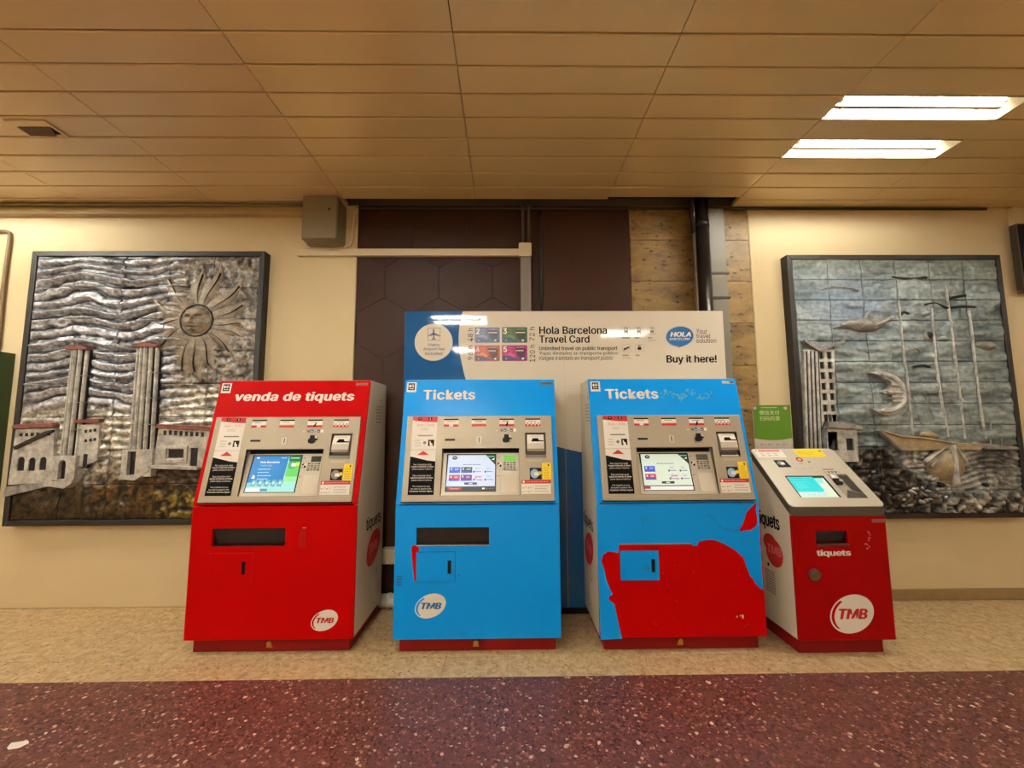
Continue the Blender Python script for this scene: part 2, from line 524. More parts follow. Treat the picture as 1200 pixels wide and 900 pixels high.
for k in range(-5, 9):
    for i in COLS:
        if (i, k) in FIX: continue
        if k == 8:
            if i in (-1, 0, 1): continue
            plank(i, 8, YW - 0.012)
            continue
        if (i, k) == (1, 7):
            plank(i, 7, PY0 + 8 * PW - 0.03); continue
        key = i > -2
        if key not in shared: shared[key] = plank(i, k)
        else:
            o = shared[key].copy(); COL.objects.link(o)
            o.location = (PX0 + i * PL_, PY0 + k * PW, ZC + random.uniform(-0.0005, 0.001))
            o.rotation_euler = (random.uniform(-0.003, 0.003), random.uniform(-0.0012, 0.0012), 0)
# the same planks further back, out of the photograph: joined
far = MB()
for k in range(-37, -5):
    for i in COLS:
        if (i, k) in FIX: continue
        x0, y0 = PX0 + i * PL_, PY0 + k * PW
        far.box(x0 + 0.003, x0 + PL_ - 0.003, y0 + 0.003, y0 + PW - 0.003, ZC, ZC + 0.03, ENAMEL)
tag(far.build('plank_field', ceil), kind='stuff')

# ------------------------------------------------------------------ ceiling strip lights
HOUSE = mat('white_reflector', (250, 240, 214), 0.4)
def glow_tube(f):
    m = bpy.data.materials.new('lit_tube'); m.use_nodes = True
    b = m.node_tree.nodes['Principled BSDF']
    b.inputs['Base Color'].default_value = (1, 1, 1, 1)
    b.inputs['Emission Color'].default_value = (*TUBE_COLOUR, 1)
    b.inputs['Emission Strength'].default_value = TUBE_STRENGTH * f
    return m
def strip_light(i, k):
    x0, y0 = PX0 + i * PL_, PY0 + k * PW
    t = empty('ceiling_light', (x0, y0, ZC))
    tag(t, FIX[i, k][0], 'ceiling light', 'recessed strip lights')
    h = MB()
    g, d = 0.004, 0.085
    W, L = PW, PL_
    o4 = [(g, g), (L - g, g), (L - g, W - g), (g, W - g)]
    i4 = [(g + 0.01, g + 0.02), (L - 0.10, g + 0.02), (L - 0.10, W - 0.012), (g + 0.01, W - 0.012)]
    vv = [(p[0], p[1], 0) for p in o4] + [(p[0], p[1], d) for p in i4]
    h.raw(vv, [(0, 1, 5, 4), (1, 2, 6, 5), (2, 3, 7, 6), (3, 0, 4, 7), (4, 5, 6, 7)], HOUSE)
    h.build('housing', t)
    c = MB()   # gear cover that fills the half next to the viewer, with its two screws
    c.raw([(0.02, W - 0.095, 0.055), (L - 0.10, W - 0.095, 0.055), (L - 0.10, W - 0.012, 0.010), (0.02, W - 0.012, 0.010),
           (0.02, W - 0.10, d), (L - 0.10, W - 0.10, d)], [(0, 1, 2, 3), (0, 4, 5, 1)], HOUSE)
    co = c.build('gear_cover', t)
    for sx in (0.08, L - 0.17):
        s = MB(); s.slab(ellipse(sx, W - 0.052, 0.007, 0.007, n=12), -0.04, -0.026, lambda a, b, n: Vector((a, b, -n)), SOOT)
        s.build('screw', co)
    MB().box(0.004, L - 0.09, W - 0.108, W - 0.088, -0.002, 0.002, mat('tan_rail', (150, 122, 84), 0.6)).build('rail', t)
    tb = MB().tube([(0.03, 0.045, 0.024), (L - 0.11, 0.045, 0.024)], 0.014, glow_tube(FIX[i, k][1]), 12)
    tb.build('tube', t, smooth=True)
    for sx in (0.012, L - 0.11):
        MB().box(sx, sx + 0.018, 0.03, 0.06, 0.008, d, HOUSE).build('socket', t)
    return t
for f_ in FIX: strip_light(*f_)

# loose access flap in the ceiling on the left
vt = empty('ceiling_vent', (-2.83, 2.385, ZC)); tag(vt, 'small ceiling vent with a hanging dark flap, above the sun relief', 'vent')
MB().slab(R4(-0.12, 0.12, -0.07, 0.07), 0.002, 0.008, lambda a, b, n: Vector((a, b, -n)), ENAMEL2, holes=[R4(-0.10, 0.10, -0.02, 0.05)]).build('frame', vt, bevel=0.002)
MB().rect(-0.10, 0.10, -0.05, 0.05, 0.004, lambda a, b, n: Vector((a, b, -n)), SOOT).build('opening', vt)
MB().raw([(-0.09, -0.02, -0.009), (0.10, -0.02, -0.009), (0.09, 0.03, -0.03), (-0.07, 0.03, -0.026), (-0.09, -0.02, -0.012), (0.10, -0.02, -0.012), (0.09, 0.03, -0.033), (-0.07, 0.03, -0.029)],
   [(0, 1, 2, 3), (7, 6, 5, 4), (0, 1, 5, 4), (1, 2, 6, 5), (2, 3, 7, 6), (3, 0, 4, 7)], mat('flap_brown', (92, 74, 58), 0.5)).build('flap', vt)

# ------------------------------------------------------------------ the relief panels
def vnoise(x, z, seed):
    xi = np.floor(x).astype(int); zi = np.floor(z).astype(int)
    fx = x - xi; fz = z - zi
    fx = fx * fx * (3 - 2 * fx); fz = fz * fz * (3 - 2 * fz)
    def h(a, b):
        n = (a * 374761393 + b * 668265263 + seed * 974634) & 0x7fffffff
        n = ((n ^ (n >> 13)) * 1274126177) & 0x7fffffff
        return ((n ^ (n >> 16)) & 0xffff) / 65535.0
    return (h(xi, zi) * (1 - fx) + h(xi + 1, zi) * fx) * (1 - fz) + (h(xi, zi + 1) * (1 - fx) + h(xi + 1, zi + 1) * fx) * fz
def fbm(x, z, seed, oct=4):
    s, a, t = 0, 0.5, 0
    for i in range(oct):
        s = s + a * vnoise(x * 2 ** i, z * 2 ** i, seed + i); t += a; a *= 0.55
    return s / t
def sst(a, b, x):
    t = np.clip((x - a) / (b - a), 0, 1); return t * t * (3 - 2 * t)

def relief_tone(name, rough, metal, lo=0.45, sc=38):
    m = bpy.data.materials.new(name); m.use_nodes = True
    nt = m.node_tree; b = nt.nodes['Principled BSDF']
    b.inputs['Roughness'].default_value = rough; b.inputs['Metallic'].default_value = metal
    at = nt.nodes.new('ShaderNodeAttribute'); at.attribute_name = 'relief_tone'
    tc = nt.nodes.new('ShaderNodeTexCoord')
    n = nt.nodes.new('ShaderNodeTexNoise'); n.inputs['Scale'].default_value = sc; n.inputs['Detail'].default_value = 5
    nt.links.new(tc.outputs['Object'], n.inputs['Vector'])
    rp = nt.nodes.new('ShaderNodeValToRGB')
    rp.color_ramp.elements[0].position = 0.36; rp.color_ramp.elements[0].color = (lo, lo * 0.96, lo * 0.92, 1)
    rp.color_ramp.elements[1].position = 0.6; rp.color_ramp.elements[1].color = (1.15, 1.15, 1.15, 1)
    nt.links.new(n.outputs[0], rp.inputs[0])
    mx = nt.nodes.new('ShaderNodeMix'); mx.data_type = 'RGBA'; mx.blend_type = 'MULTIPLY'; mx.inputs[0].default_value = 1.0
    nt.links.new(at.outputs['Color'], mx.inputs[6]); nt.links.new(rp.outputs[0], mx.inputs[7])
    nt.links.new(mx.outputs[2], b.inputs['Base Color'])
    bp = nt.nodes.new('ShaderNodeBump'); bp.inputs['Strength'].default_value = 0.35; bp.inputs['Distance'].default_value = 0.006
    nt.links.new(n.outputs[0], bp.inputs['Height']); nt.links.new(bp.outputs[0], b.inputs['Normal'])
    MATS[name] = m
    return m
GLAZE = relief_tone('silver_glaze', 0.34, 0.3)
GLAZE2 = relief_tone('sky_glaze', 0.38, 0.2, 0.72, 30)
def glaze_plain(name, rgb, rgb2, rough=0.4, metal=0.25, sc=16):
    return mat(name, rgb, rough, metal, noise=(sc, 0.85, rgb2, (1, 1, 1)), bump=(45, 0.5))
SILVER = glaze_plain('silver_clay', (226, 222, 212), (92, 88, 82))
SILVER2 = glaze_plain('dull_silver_clay', (176, 172, 164), (64, 60, 56))
SUNCLAY = glaze_plain('bronze_silver_clay', (156, 141, 120), (50, 40, 32))
OLDRED = glaze_plain('old_red_clay', (150, 92, 84), (84, 44, 40))
DARKCLAY = glaze_plain('dark_clay', (24, 20, 17), (14, 12, 10), 0.6, 0.0)
HULL = glaze_plain('buff_clay', (196, 176, 140), (110, 92, 66))
FRAME = mat('dark_stained_wood', (32, 26, 22), 0.55, noise=(12, 0.5, (22, 18, 15), (1, 1, 12)), bump=(40, 0.15))

def heightfield_tiles(parent, T, x0, x1, z0, z1, cols, rows, res, hfun, material, base=0.03):
    for i in range(cols):
        for j in range(rows):
            xa, xb = x0 + (x1 - x0) * i / cols, x0 + (x1 - x0) * (i + 1) / cols
            za, zb = z0 + (z1 - z0) * j / rows, z0 + (z1 - z0) * (j + 1) / rows
            g = 0.0014
            nx = max(2, int((xb - xa) / res)); nz = max(2, int((zb - za) / res))
            xs = np.linspace(xa + g, xb - g, nx + 1); zz = np.linspace(za + g, zb - g, nz + 1)
            X, Z = np.meshgrid(xs, zz)
            H, Cc = hfun(X, Z)
            H = H + base + random.uniform(-0.0015, 0.0015)
            vv = [T(X[a, b], Z[a, b], H[a, b]) for a in range(nz + 1) for b in range(nx + 1)]
            ff = [(a * (nx + 1) + b, a * (nx + 1) + b + 1, (a + 1) * (nx + 1) + b + 1, (a + 1) * (nx + 1) + b) for a in range(nz) for b in range(nx)]
            ring = [b for b in range(nx + 1)] + [a * (nx + 1) + nx for a in range(1, nz + 1)] + [nz * (nx + 1) + b for b in range(nx - 1, -1, -1)] + [a * (nx + 1) for a in range(nz - 1, 0, -1)]
            k = len(vv)
            flatX, flatZ = X.ravel(), Z.ravel()
            vv += [T(flatX[q], flatZ[q], 0.004) for q in ring]
            n = len(ring)
            ff += [(ring[(q + 1) % n], ring[q], k + q, k + (q + 1) % n) for q in range(n)]
            mb = MB().raw(vv, ff, material)
            o = mb.build('tile', parent)
            me = o.data
            sm = [True] * (nx * nz) + [False] * n
            me.polygons.foreach_set('use_smooth', sm)
            ca = me.color_attributes.new('relief_tone', 'FLOAT_COLOR', 'POINT')
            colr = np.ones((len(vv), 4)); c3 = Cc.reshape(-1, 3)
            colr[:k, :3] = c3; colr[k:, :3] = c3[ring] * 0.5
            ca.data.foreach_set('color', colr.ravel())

def linc(*c): return np.array(lin(c)[:3])

def frame_bars(parent, T, x0, x1, z0, z1, w, depth, material):
    for pts in ([(x0, z0), (x0 + w, z0 + w), (x0 + w, z1 - w), (x0, z1)], [(x1, z1), (x1 - w, z1 - w), (x1 - w, z0 + w), (x1, z0)],
                [(x0, z1), (x0 + w, z1 - w), (x1 - w, z1 - w), (x1, z1)], [(x1, z0), (x1 - w, z0 + w), (x0 + w, z0 + w), (x0, z0)]):
        MB().slab(pts, 0.0, depth, T, material).build('frame_bar', parent, bevel=0.004)

def puffy(mb, pts, n0, n1, T, material, inset=0.35, tip=None):
    """a rounded lump: the outline pts rises in steps to its middle"""
    cx = sum(p[0] for p in pts) / len(pts); cz = sum(p[1] for p in pts) / len(pts)
    if tip: cx, cz = tip
    vv, ff = [], []
    n = len(pts)
    steps = [(0.0, 0.0), (0.12, 0.5), (0.35, 0.8), (0.65, 0.95)]
    for s_, h in steps:
        vv += [T(p[0] + (cx - p[0]) * s_, p[1] + (cz - p[1]) * s_, n0 + (n1 - n0) * h) for p in pts]
    vv.append(T(cx, cz, n1))
    for a in range(len(steps) - 1):
        for i in range(n):
            j = (i + 1) % n
            ff.append((a * n + i, a * n + j, (a + 1) * n + j, (a + 1) * n + i))
    last = (len(steps) - 1) * n
    for i in range(n): ff.append((last + i, last + (i + 1) % n, len(vv) - 1))
    mb.raw(vv, ff, material)

def ribbon(mb, pts, w, n0, h, T, material, seg=5):
    """half-round raised stripe along pts, widths w (list or number)"""
    N = len(pts); vv = []; ff = []
    for i, p in enumerate(pts):
        a, b = pts[max(i - 1, 0)], pts[min(i + 1, N - 1)]
        dx, dz = b[0] - a[0], b[1] - a[1]; L = math.hypot(dx, dz) or 1
        px_, pz_ = -dz / L, dx / L
        ww = w[i] if isinstance(w, (list, tuple)) else w
        hh = h[i] if isinstance(h, (list, tuple)) else h
        for k in range(seg + 1):
            t = math.pi * k / seg
            vv.append(T(p[0] + px_ * ww * math.cos(t), p[1] + pz_ * ww * math.cos(t), n0 + hh * math.sin(t)))
    for i in range(N - 1):
        for k in range(seg):
            ff.append((i * (seg + 1) + k, i * (seg + 1) + k + 1, (i + 1) * (seg + 1) + k + 1, (i + 1) * (seg + 1) + k))
    mb.raw(vv, ff, material)

def curve_pts(pts, n=14):
    """smooth line through pts"""
    out = []
    P = [pts[0]] + list(pts) + [pts[-1]]
    for i in range(1, len(P) - 2):
        for t in np.linspace(0, 1, n, endpoint=False):
            o = []
            for a in range(2):
                p0, p1, p2, p3 = P[i - 1][a], P[i][a], P[i + 1][a], P[i + 2][a]
                o.append(0.5 * (2 * p1 + (p2 - p0) * t + (2 * p0 - 5 * p1 + 4 * p2 - p3) * t * t + (3 * p1 - p0 - 3 * p2 + p3) * t ** 3))
            out.append(tuple(o))
    out.append(tuple(pts[-1]))
    return out

# ---- left relief: sun, two brick towers, pavilions
def sun_relief():
    cx, zb = -2.843, 0.62
    t = empty('sun_relief', (cx, YW, zb))
    tag(t, 'framed clay relief with a sun face and two towers, left of the ticket machines', 'relief')
    TF_ = lambda a, b, n: Vector((a - cx, -n, b - zb))
    T = lambda a, b, n: Vector((a - cx, -n - 0.026, b - zb))
    x0, x1, z0, z1 = -3.756, -1.925, 0.617, 2.739
    frame_bars(t, TF_, x0, x1, z0, z1, 0.042, 0.078, FRAME)
    MB().slab(R4(x0 + 0.02, x1 - 0.02, z0 + 0.02, z1 - 0.02), 0.0, 0.028, TF_, DARKCLAY).build('backing', t)
    sx, sz = (-2.414,2.171)
    ix0, ix1, iz0, iz1 = x0 + 0.043, x1 - 0.043, z0 + 0.043, z1 - 0.043
    gz = (-3.071,0.919)[1]
    wz = (-3.372,1.469)[1]
    TOWER_X = [((-3.327,1.019)[0], (-3.209,1.931)[0], (-3.292,1.944)[1]), ((-2.844,1.016)[0], (-2.679,1.929)[0], (-2.783,1.961)[1])]
    def hf(X, Z):
        d = np.hypot(X - sx, Z - sz)
        nb = fbm(X * 9, Z * 9, 3); nf = fbm(X * 26, Z * 26, 11)
        warp = 0.75 * np.sin(X * 8.5 + 3.2 * fbm(X * 1.6, Z * 1.6, 5)) + 2.2 * fbm(X * 2.6, Z * 3.6, 21) + 0.9 * fbm(X * 7, Z * 7, 23)
        ph_ = Z * 2 * np.pi / 0.082 + warp * 3.0
        amp = 0.45 + 0.9 * fbm(X * 4, Z * 5, 61)
        wave = ((0.5 + 0.5 * np.sin(ph_)) ** 1.3 + 0.45 * (0.5 + 0.5 * np.sin(2.3 * ph_ + 4 * nb)) ** 2) * amp
        wmask = (1 - sst(-2.65, -2.45, X)) * sst(wz - 0.1, wz + 0.12, Z)
        side = sst(-2.65, -2.45, X) * sst(1.55, 1.7, Z)
        low = 1 - sst(gz - 0.02, gz + 0.30, Z + 0.25 * (nb - 0.5) - 0.10 * np.sin((X + 2.9) * 3))
        wave2 = (0.5 + 0.5 * np.sin(Z * 2 * np.pi / 0.06 + 2.2 * np.sin(X * 4) + 3 * nb)) ** 1.5
        H = wmask * (0.034 * wave + 0.014 * nf) + side * (0.026 * nf + 0.014 * nb) + (1 - wmask) * (1 - side) * (1 - low) * (0.016 * wave2 + 0.018 * nf) + low * (0.03 * nf ** 1.5 + 0.015 * nb)
        sky = linc(206, 208, 214); dark = linc(34, 36, 46); wht = linc(205, 198, 184); brn = linc(104, 92, 80)
        g1, g2, yel = linc(74, 56, 32), linc(28, 23, 18), linc(150, 132, 44)
        paint = (0.5 + 0.5 * np.sin(ph_ + 0.5 + 2.4 * (nf - 0.5)))  # tone follows the waves: pale ridges, dark grooves
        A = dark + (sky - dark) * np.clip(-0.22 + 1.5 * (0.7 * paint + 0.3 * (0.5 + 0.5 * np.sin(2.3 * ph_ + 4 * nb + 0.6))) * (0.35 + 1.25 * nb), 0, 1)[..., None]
        B = brn * 0.25 + (linc(160, 152, 140) - brn * 0.25) * np.clip(nf * 2.4 - 0.7, 0, 1)[..., None]
        Cm = wht * 0.30 + wht * 0.85 * np.clip(nf * 2.4 - 0.55, 0, 1)[..., None]
        G = g2 + (g1 - g2) * np.clip(nf * 2.4 - 0.7, 0, 1)[..., None]
        orange = sst(-3.35, -2.95, X) * (1 - sst(-2.7, -2.45, X)) * sst(0.68, 0.95, Z)
        G = G + (linc(120, 92, 48) - G) * (orange * np.clip(nf * 2.4 - 0.8, 0, 1))[..., None]
        ymask = sst(-2.75, -2.5, X) * (1 - sst(0.78, 0.92, Z)) * np.clip(nf * 4 - 1.9, 0, 1)
        G = G + (yel - G) * ymask[..., None]
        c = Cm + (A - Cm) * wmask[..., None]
        c = c + (B - c) * (side * np.clip(1.35 - d * 0.55, 0.55, 1))[..., None]
        c = c + (G - c) * low[..., None]
        edge = np.minimum(np.minimum(X - ix0, ix1 - X), np.minimum(Z - iz0, iz1 - Z))
        H = 0.012 + (H - 0.012) * sst(0.0, 0.045, edge)
        for (ta, tb, tz) in TOWER_X:      # the clay lies flat behind the towers
            H = H * (1 - 0.8 * sst(ta - 0.03, ta, X) * (1 - sst(tb, tb + 0.03, X)) * (1 - sst(tz, tz + 0.04, Z)))
        return H, c
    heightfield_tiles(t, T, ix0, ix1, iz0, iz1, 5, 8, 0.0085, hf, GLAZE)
    # sun rays: wavy tapering tongues round the face
    R0 = 0.118
    rays = [((-2.431,2.610), (-2.268,2.637), (-2.059,2.514), (-2.003,2.312), (-2.024,2.133), (-2.024,2.033), (-2.088,1.902)),
            ((-2.246,1.772), (-2.381,1.695), (-2.521,1.695)), ((-2.732,1.956), (-2.786,2.153), (-2.800,2.326), (-2.739,2.542))]
    rays = list(rays)
    flat_rays = []
    for q in rays:
        flat_rays += list(q) if isinstance(q[0], tuple) else [q]
    for idx, (tx, tz) in enumerate(flat_rays):
        dx, dz = tx - sx, tz - sz; L = math.hypot(dx, dz); a = math.atan2(dz, dx)
        pts, ws, hs = [], [], []
        big = 1.7 if idx in (8, 9, 10) else 1.0
        for s_ in np.linspace(0, 1, 16):
            r = R0 * 0.8 + (L - R0 * 0.8) * s_
            off = 0.022 * math.sin(s_ * 5.2 + idx) * (0.3 + s_)
            pts.append((sx + r * math.cos(a) - off * math.sin(a), sz + r * math.sin(a) + off * math.cos(a)))
            ws.append((0.046 + 0.040 * math.sin(min(1, s_ * 1.5) * math.pi * 0.75)) * (1 - s_ ** 2.2) * big + 0.003)
            hs.append(0.034 * (1 - 0.65 * s_) + 0.004)
        rb = MB(); ribbon(rb, pts, ws, 0.036, hs, T, SUNCLAY, 6)
        # groove line along the tongue reads as a second fold
        ribbon(rb, [(p[0] + 0.012 * math.sin(a), p[1] - 0.012 * math.cos(a)) for p in pts[2:-3]], 0.003, 0.050, 0.022, T, DARKCLAY, 4)
        rb.build('sun_ray', t, smooth=True)
    # face: a domed disc with brow, eyes, nose and lips pressed into it
    vv, ff, NR, NA = [], [], 22, 56
    for i in range(NR + 1):
        r = i / NR
        for k in range(NA):
            a = 2 * math.pi * k / NA
            u, v = r * math.cos(a), r * math.sin(a)
            h = 0.05 * math.sqrt(max(0, 1.02 - r * r))
            gs = lambda ux, uz, sx_, sz_: math.exp(-((u - ux) / sx_) ** 2 - ((v - uz) / sz_) ** 2)
            tu = u + 0.12
            h += 0.026 * gs(-0.12, -0.02, 0.10, 0.26) + 0.012 * gs(-0.12, -0.2, 0.16, 0.08)
            h -= 0.030 * (gs(-0.45, 0.18, 0.17, 0.09) + gs(0.26, 0.18, 0.2, 0.09))
            h += 0.014 * (gs(-0.45, 0.15, 0.10, 0.05) + gs(0.26, 0.15, 0.11, 0.05))
            h += 0.016 * (gs(-0.45, 0.38, 0.24, 0.07) + gs(0.26, 0.38, 0.26, 0.07))
            h += 0.02 * gs(-0.14, -0.40, 0.22, 0.05) + 0.02 * gs(-0.14, -0.58, 0.18, 0.06) - 0.018 * gs(-0.14, -0.49, 0.26, 0.035)
            h += 0.012 * gs(0.5, -0.2, 0.22, 0.22) + 0.01 * gs(-0.62, -0.2, 0.18, 0.22)
            vv.append(T(sx + R0 * u, sz + R0 * v, 0.052 + h))
    for i in range(NR):
        for k in range(NA):
            k2 = (k + 1) % NA
            ff.append((i * NA + k, i * NA + k2, (i + 1) * NA + k2, (i + 1) * NA + k))
    fm = MB().raw(vv, ff, SUNCLAY)
    fo = fm.build('sun_face', t, smooth=True)
    rim = MB(); ribbon(rim, ellipse(sx, sz, R0 * 1.05, R0 * 1.05, n=48) + [(sx + R0 * 1.05, sz)], 0.011, 0.060, 0.016, T, DARKCLAY)
    rim.build('rim', fo, smooth=True)
    # towers: shaft of five flutes on a plinth with an arched door and a red cap
    def tower(b0, b1, t0, t1, flutes, base_h, door):
        # b0,b1 foot corners, t0,t1 top corners in metres
        tw = MB()
        zb_, zt_ = b0[1] + base_h, t0[1]
        for k in range(flutes):
            s0, s1 = k / flutes, (k + 1) / flutes
            def at(s_, z):
                q = (z - b0[1]) / (zt_ - b0[1])
                l_ = b0[0] + (t0[0] - b0[0]) * q; r_ = b1[0] + (t1[0] - b1[0]) * q
                return l_ + (r_ - l_) * s_
            mid = (s0 + s1) / 2
            hgt = 0.045 + 0.03 * math.sin(math.pi * mid)
            pts = [(at(mid, z), z) for z in np.linspace(zb_, zt_, 6)]
            ribbon(tw, pts, (b1[0] - b0[0]) / flutes * 0.36, hgt - 0.004, 0.024, T, SILVER, 5)
            tw.slab([(at(s0, zb_), zb_), (at(s1, zb_), zb_), (at(s1, zt_), zt_), (at(s0, zt_), zt_)], 0.03, hgt, T, DARKCLAY)
        o = tw.build('tower', t)
        # joint lines across the shaft
        for z in np.linspace(zb_, zt_, 5)[1:-1]:
            jb = MB(); jb.slab([(at(-0.02, z), z - 0.003), (at(1.02, z), z - 0.003), (at(1.02, z), z + 0.003), (at(-0.02, z), z + 0.003)], 0.03, 0.083, T, SILVER2)
            jb.build('joint', o)
        cap = MB(); c0, c1 = at(-0.06, zt_), at(1.06, zt_); w_ = c1 - c0
        cap.slab([(c0, zt_ - 0.004), (c1, zt_ - 0.004), (c1 - 0.03 * w_, zt_ + 0.018), (c0 + w_ * 0.5, zt_ + 0.034), (c0 + 0.03 * w_, zt_ + 0.018)], 0.03, 0.10, T, OLDRED)
        cap.build('roof', o, bevel=0.003)
        dm = MB()
        bx0, bx1 = b0[0] - 0.012, b1[0] + 0.012
        arch = door
        dm.slab([(bx0, b0[1]), (bx1, b0[1]), (bx1, zb_ + 0.01), (bx0, zb_ + 0.01)], 0.03, 0.095, T, SILVER, holes=[arch])
        dm.build('base', o, bevel=0.003)
        d2 = MB().slab(arch, 0.03, 0.068, T, DARKCLAY); d2.build('doorway', o)
        return o
    def archpts(xa, xb, za, zb2, n=8):
        r = (xb - xa) / 2
        return [(xa, za), (xb, za)] + [(xa + r + r * math.cos(math.pi * k / n), zb2 - r + r * math.sin(math.pi * k / n)) for k in range(n + 1)]
    a, b, c, d = ((-3.371,0.957), (-3.228,0.957), (-3.363,1.944), (-3.221,1.944))
    da, db = ((-3.339,0.965), (-3.286,1.105))
    tower(a, b, c, d, 4, 0.17, archpts(da[0], db[0], da[1], db[1]))
    a, b, c, d = ((-2.866,0.979), (-2.665,0.978), (-2.868,1.961), (-2.689,1.961))
    da, db = ((-2.834,0.976), (-2.775,1.164))
    tower(a, b, c, d, 5, 0.19, R4(da[0], db[0], da[1] + 0.005, db[1]))
    # white steps under the towers
    for pts in ([((-3.441,0.921), (-3.278,0.896), (-3.221,0.939), (-3.223,0.964), (-3.419,0.946))], [((-2.889,0.962), (-2.765,0.951), (-2.648,1.039), (-2.650,1.064), (-2.768,0.995), (-2.879,0.986))], [((-2.673,1.039), (-2.311,1.025), (-2.313,1.052), (-2.675,1.064))]):
        MB().slab(pts[0] if isinstance(pts[0][0], tuple) else pts, 0.03, 0.10, T, SILVER).build('step', t, bevel=0.003)
    # pavilions
    def pavilion(outline, roof, holes, teeth, depth=0.075):
        p = MB().slab(outline, 0.03, depth, T, SILVER, holes=holes).build('pavilion', t, bevel=0.003)
        MB().slab(roof, 0.03, depth + 0.022, T, OLDRED).build('roof', p, bevel=0.003)
        for h in holes: MB().slab(h, 0.03, 0.068, T, DARKCLAY).build('opening', p)
        if teeth:
            for h in teeth:
                MB().slab(h, depth - 0.002, depth + 0.006, T, DARKCLAY).build('window', p)
        return p
    ol = [((-3.716,0.923), (-3.389,0.940), (-3.419,1.343), (-3.703,1.334))][0]
    ah = []
    for (l_, r_, zt2, zb3) in ((64, 90, 656, 698), (97, 122, 658, 698), (130, 155, 656, 696)):
        (xa, za), (xb, zb4) = [((-3.664,1.026), (-3.611,1.129)), ((-3.582,1.025), (-3.531,1.124)), ((-3.501,1.030), (-3.450,1.128))][(64, 97, 130).index(l_)]
        ah.append(archpts(xa, xb, za, zb4))
    tl = []
    for q in (((-3.658,1.294), (-3.616,1.294), (-3.574,1.296), (-3.532,1.298), (-3.490,1.298), (-3.450,1.300))):
        tl.append(R4(q[0] - 0.009, q[0] + 0.009, q[1] - 0.012, q[1] + 0.012))
    pv = pavilion(ol, [((-3.713,1.339), (-3.405,1.348), (-3.418,1.378), (-3.706,1.369))][0], ah, tl)
    MB().slab([((-3.693,1.204), (-3.481,1.313), (-3.418,1.330), (-3.416,1.313), (-3.681,1.184))][0], 0.07, 0.09, T, DARKCLAY).build('shadow_band', pv)
    MB().slab([((-3.722,0.838), (-3.386,0.916), (-3.390,0.950), (-3.710,0.911))][0], 0.03, 0.095, T, SILVER2).build('terrace', pv, bevel=0.003)
    ol = [((-3.236,1.043), (-3.087,1.096), (-3.092,1.366), (-3.262,1.367))][0]
    (xa, za), (xb, zb4) = ((-3.187,1.047), (-3.161,1.146))
    tl = []
    for q in (((-3.187,1.317), (-3.153,1.321), (-3.121,1.326), (-3.181,1.246), (-3.146,1.251), (-3.114,1.256))):
        tl.append(R4(q[0] - 0.007, q[0] + 0.007, q[1] - 0.011, q[1] + 0.011))
    pavilion(ol, [((-3.268,1.377), (-3.074,1.386), (-3.081,1.412), (-3.265,1.403))][0], [R4(xa, xb, za, zb4)], tl, 0.065)
    ol = [((-2.661,1.044), (-2.212,1.036), (-2.219,1.347), (-2.638,1.339))][0]
    (xa, za), (xb, zb4), (xc, zc), (xd, zd) = ((-2.551,1.113), (-2.434,1.177), (-2.386,1.038), (-2.332,1.187))
    tl = []
    for q in (((-2.586,1.303), (-2.545,1.303), (-2.505,1.300), (-2.465,1.298), (-2.424,1.295), (-2.384,1.292), (-2.344,1.292), (-2.303,1.289))):
        tl.append(R4(q[0] - 0.009, q[0] + 0.009, q[1] - 0.017, q[1] + 0.017))
    pv = pavilion(ol, [((-2.654,1.339), (-2.205,1.316), (-2.207,1.347), (-2.631,1.369))][0], [R4(xa, xb, za, zb4), R4(xc, xd, zc + 0.005, zd)], tl)
    fw = MB().slab(R4(xa - 0.045, xb + 0.03, za - 0.035, zb4 + 0.03), 0.07, 0.09, T, SILVER, holes=[R4(xa - 0.008, xb + 0.008, za - 0.006, zb4 + 0.006)])
    fw.build('window_frame', pv, bevel=0.003)
    # thin raised lines in the sky between the towers
    for pts in (((-3.187,1.641), (-2.885,1.653)), ((-3.184,1.605), (-2.882,1.614)), ((-2.646,1.504), (-2.266,1.484)), ((-2.638,1.402), (-2.259,1.372)), ((-2.642,1.453), (-2.263,1.433))):
        ln = MB(); ribbon(ln, [pts[0], pts[1]], 0.006, 0.034, 0.018, T, SILVER2, 4)
        ln.build('ridge_line', t)
    return t
sun_relief()

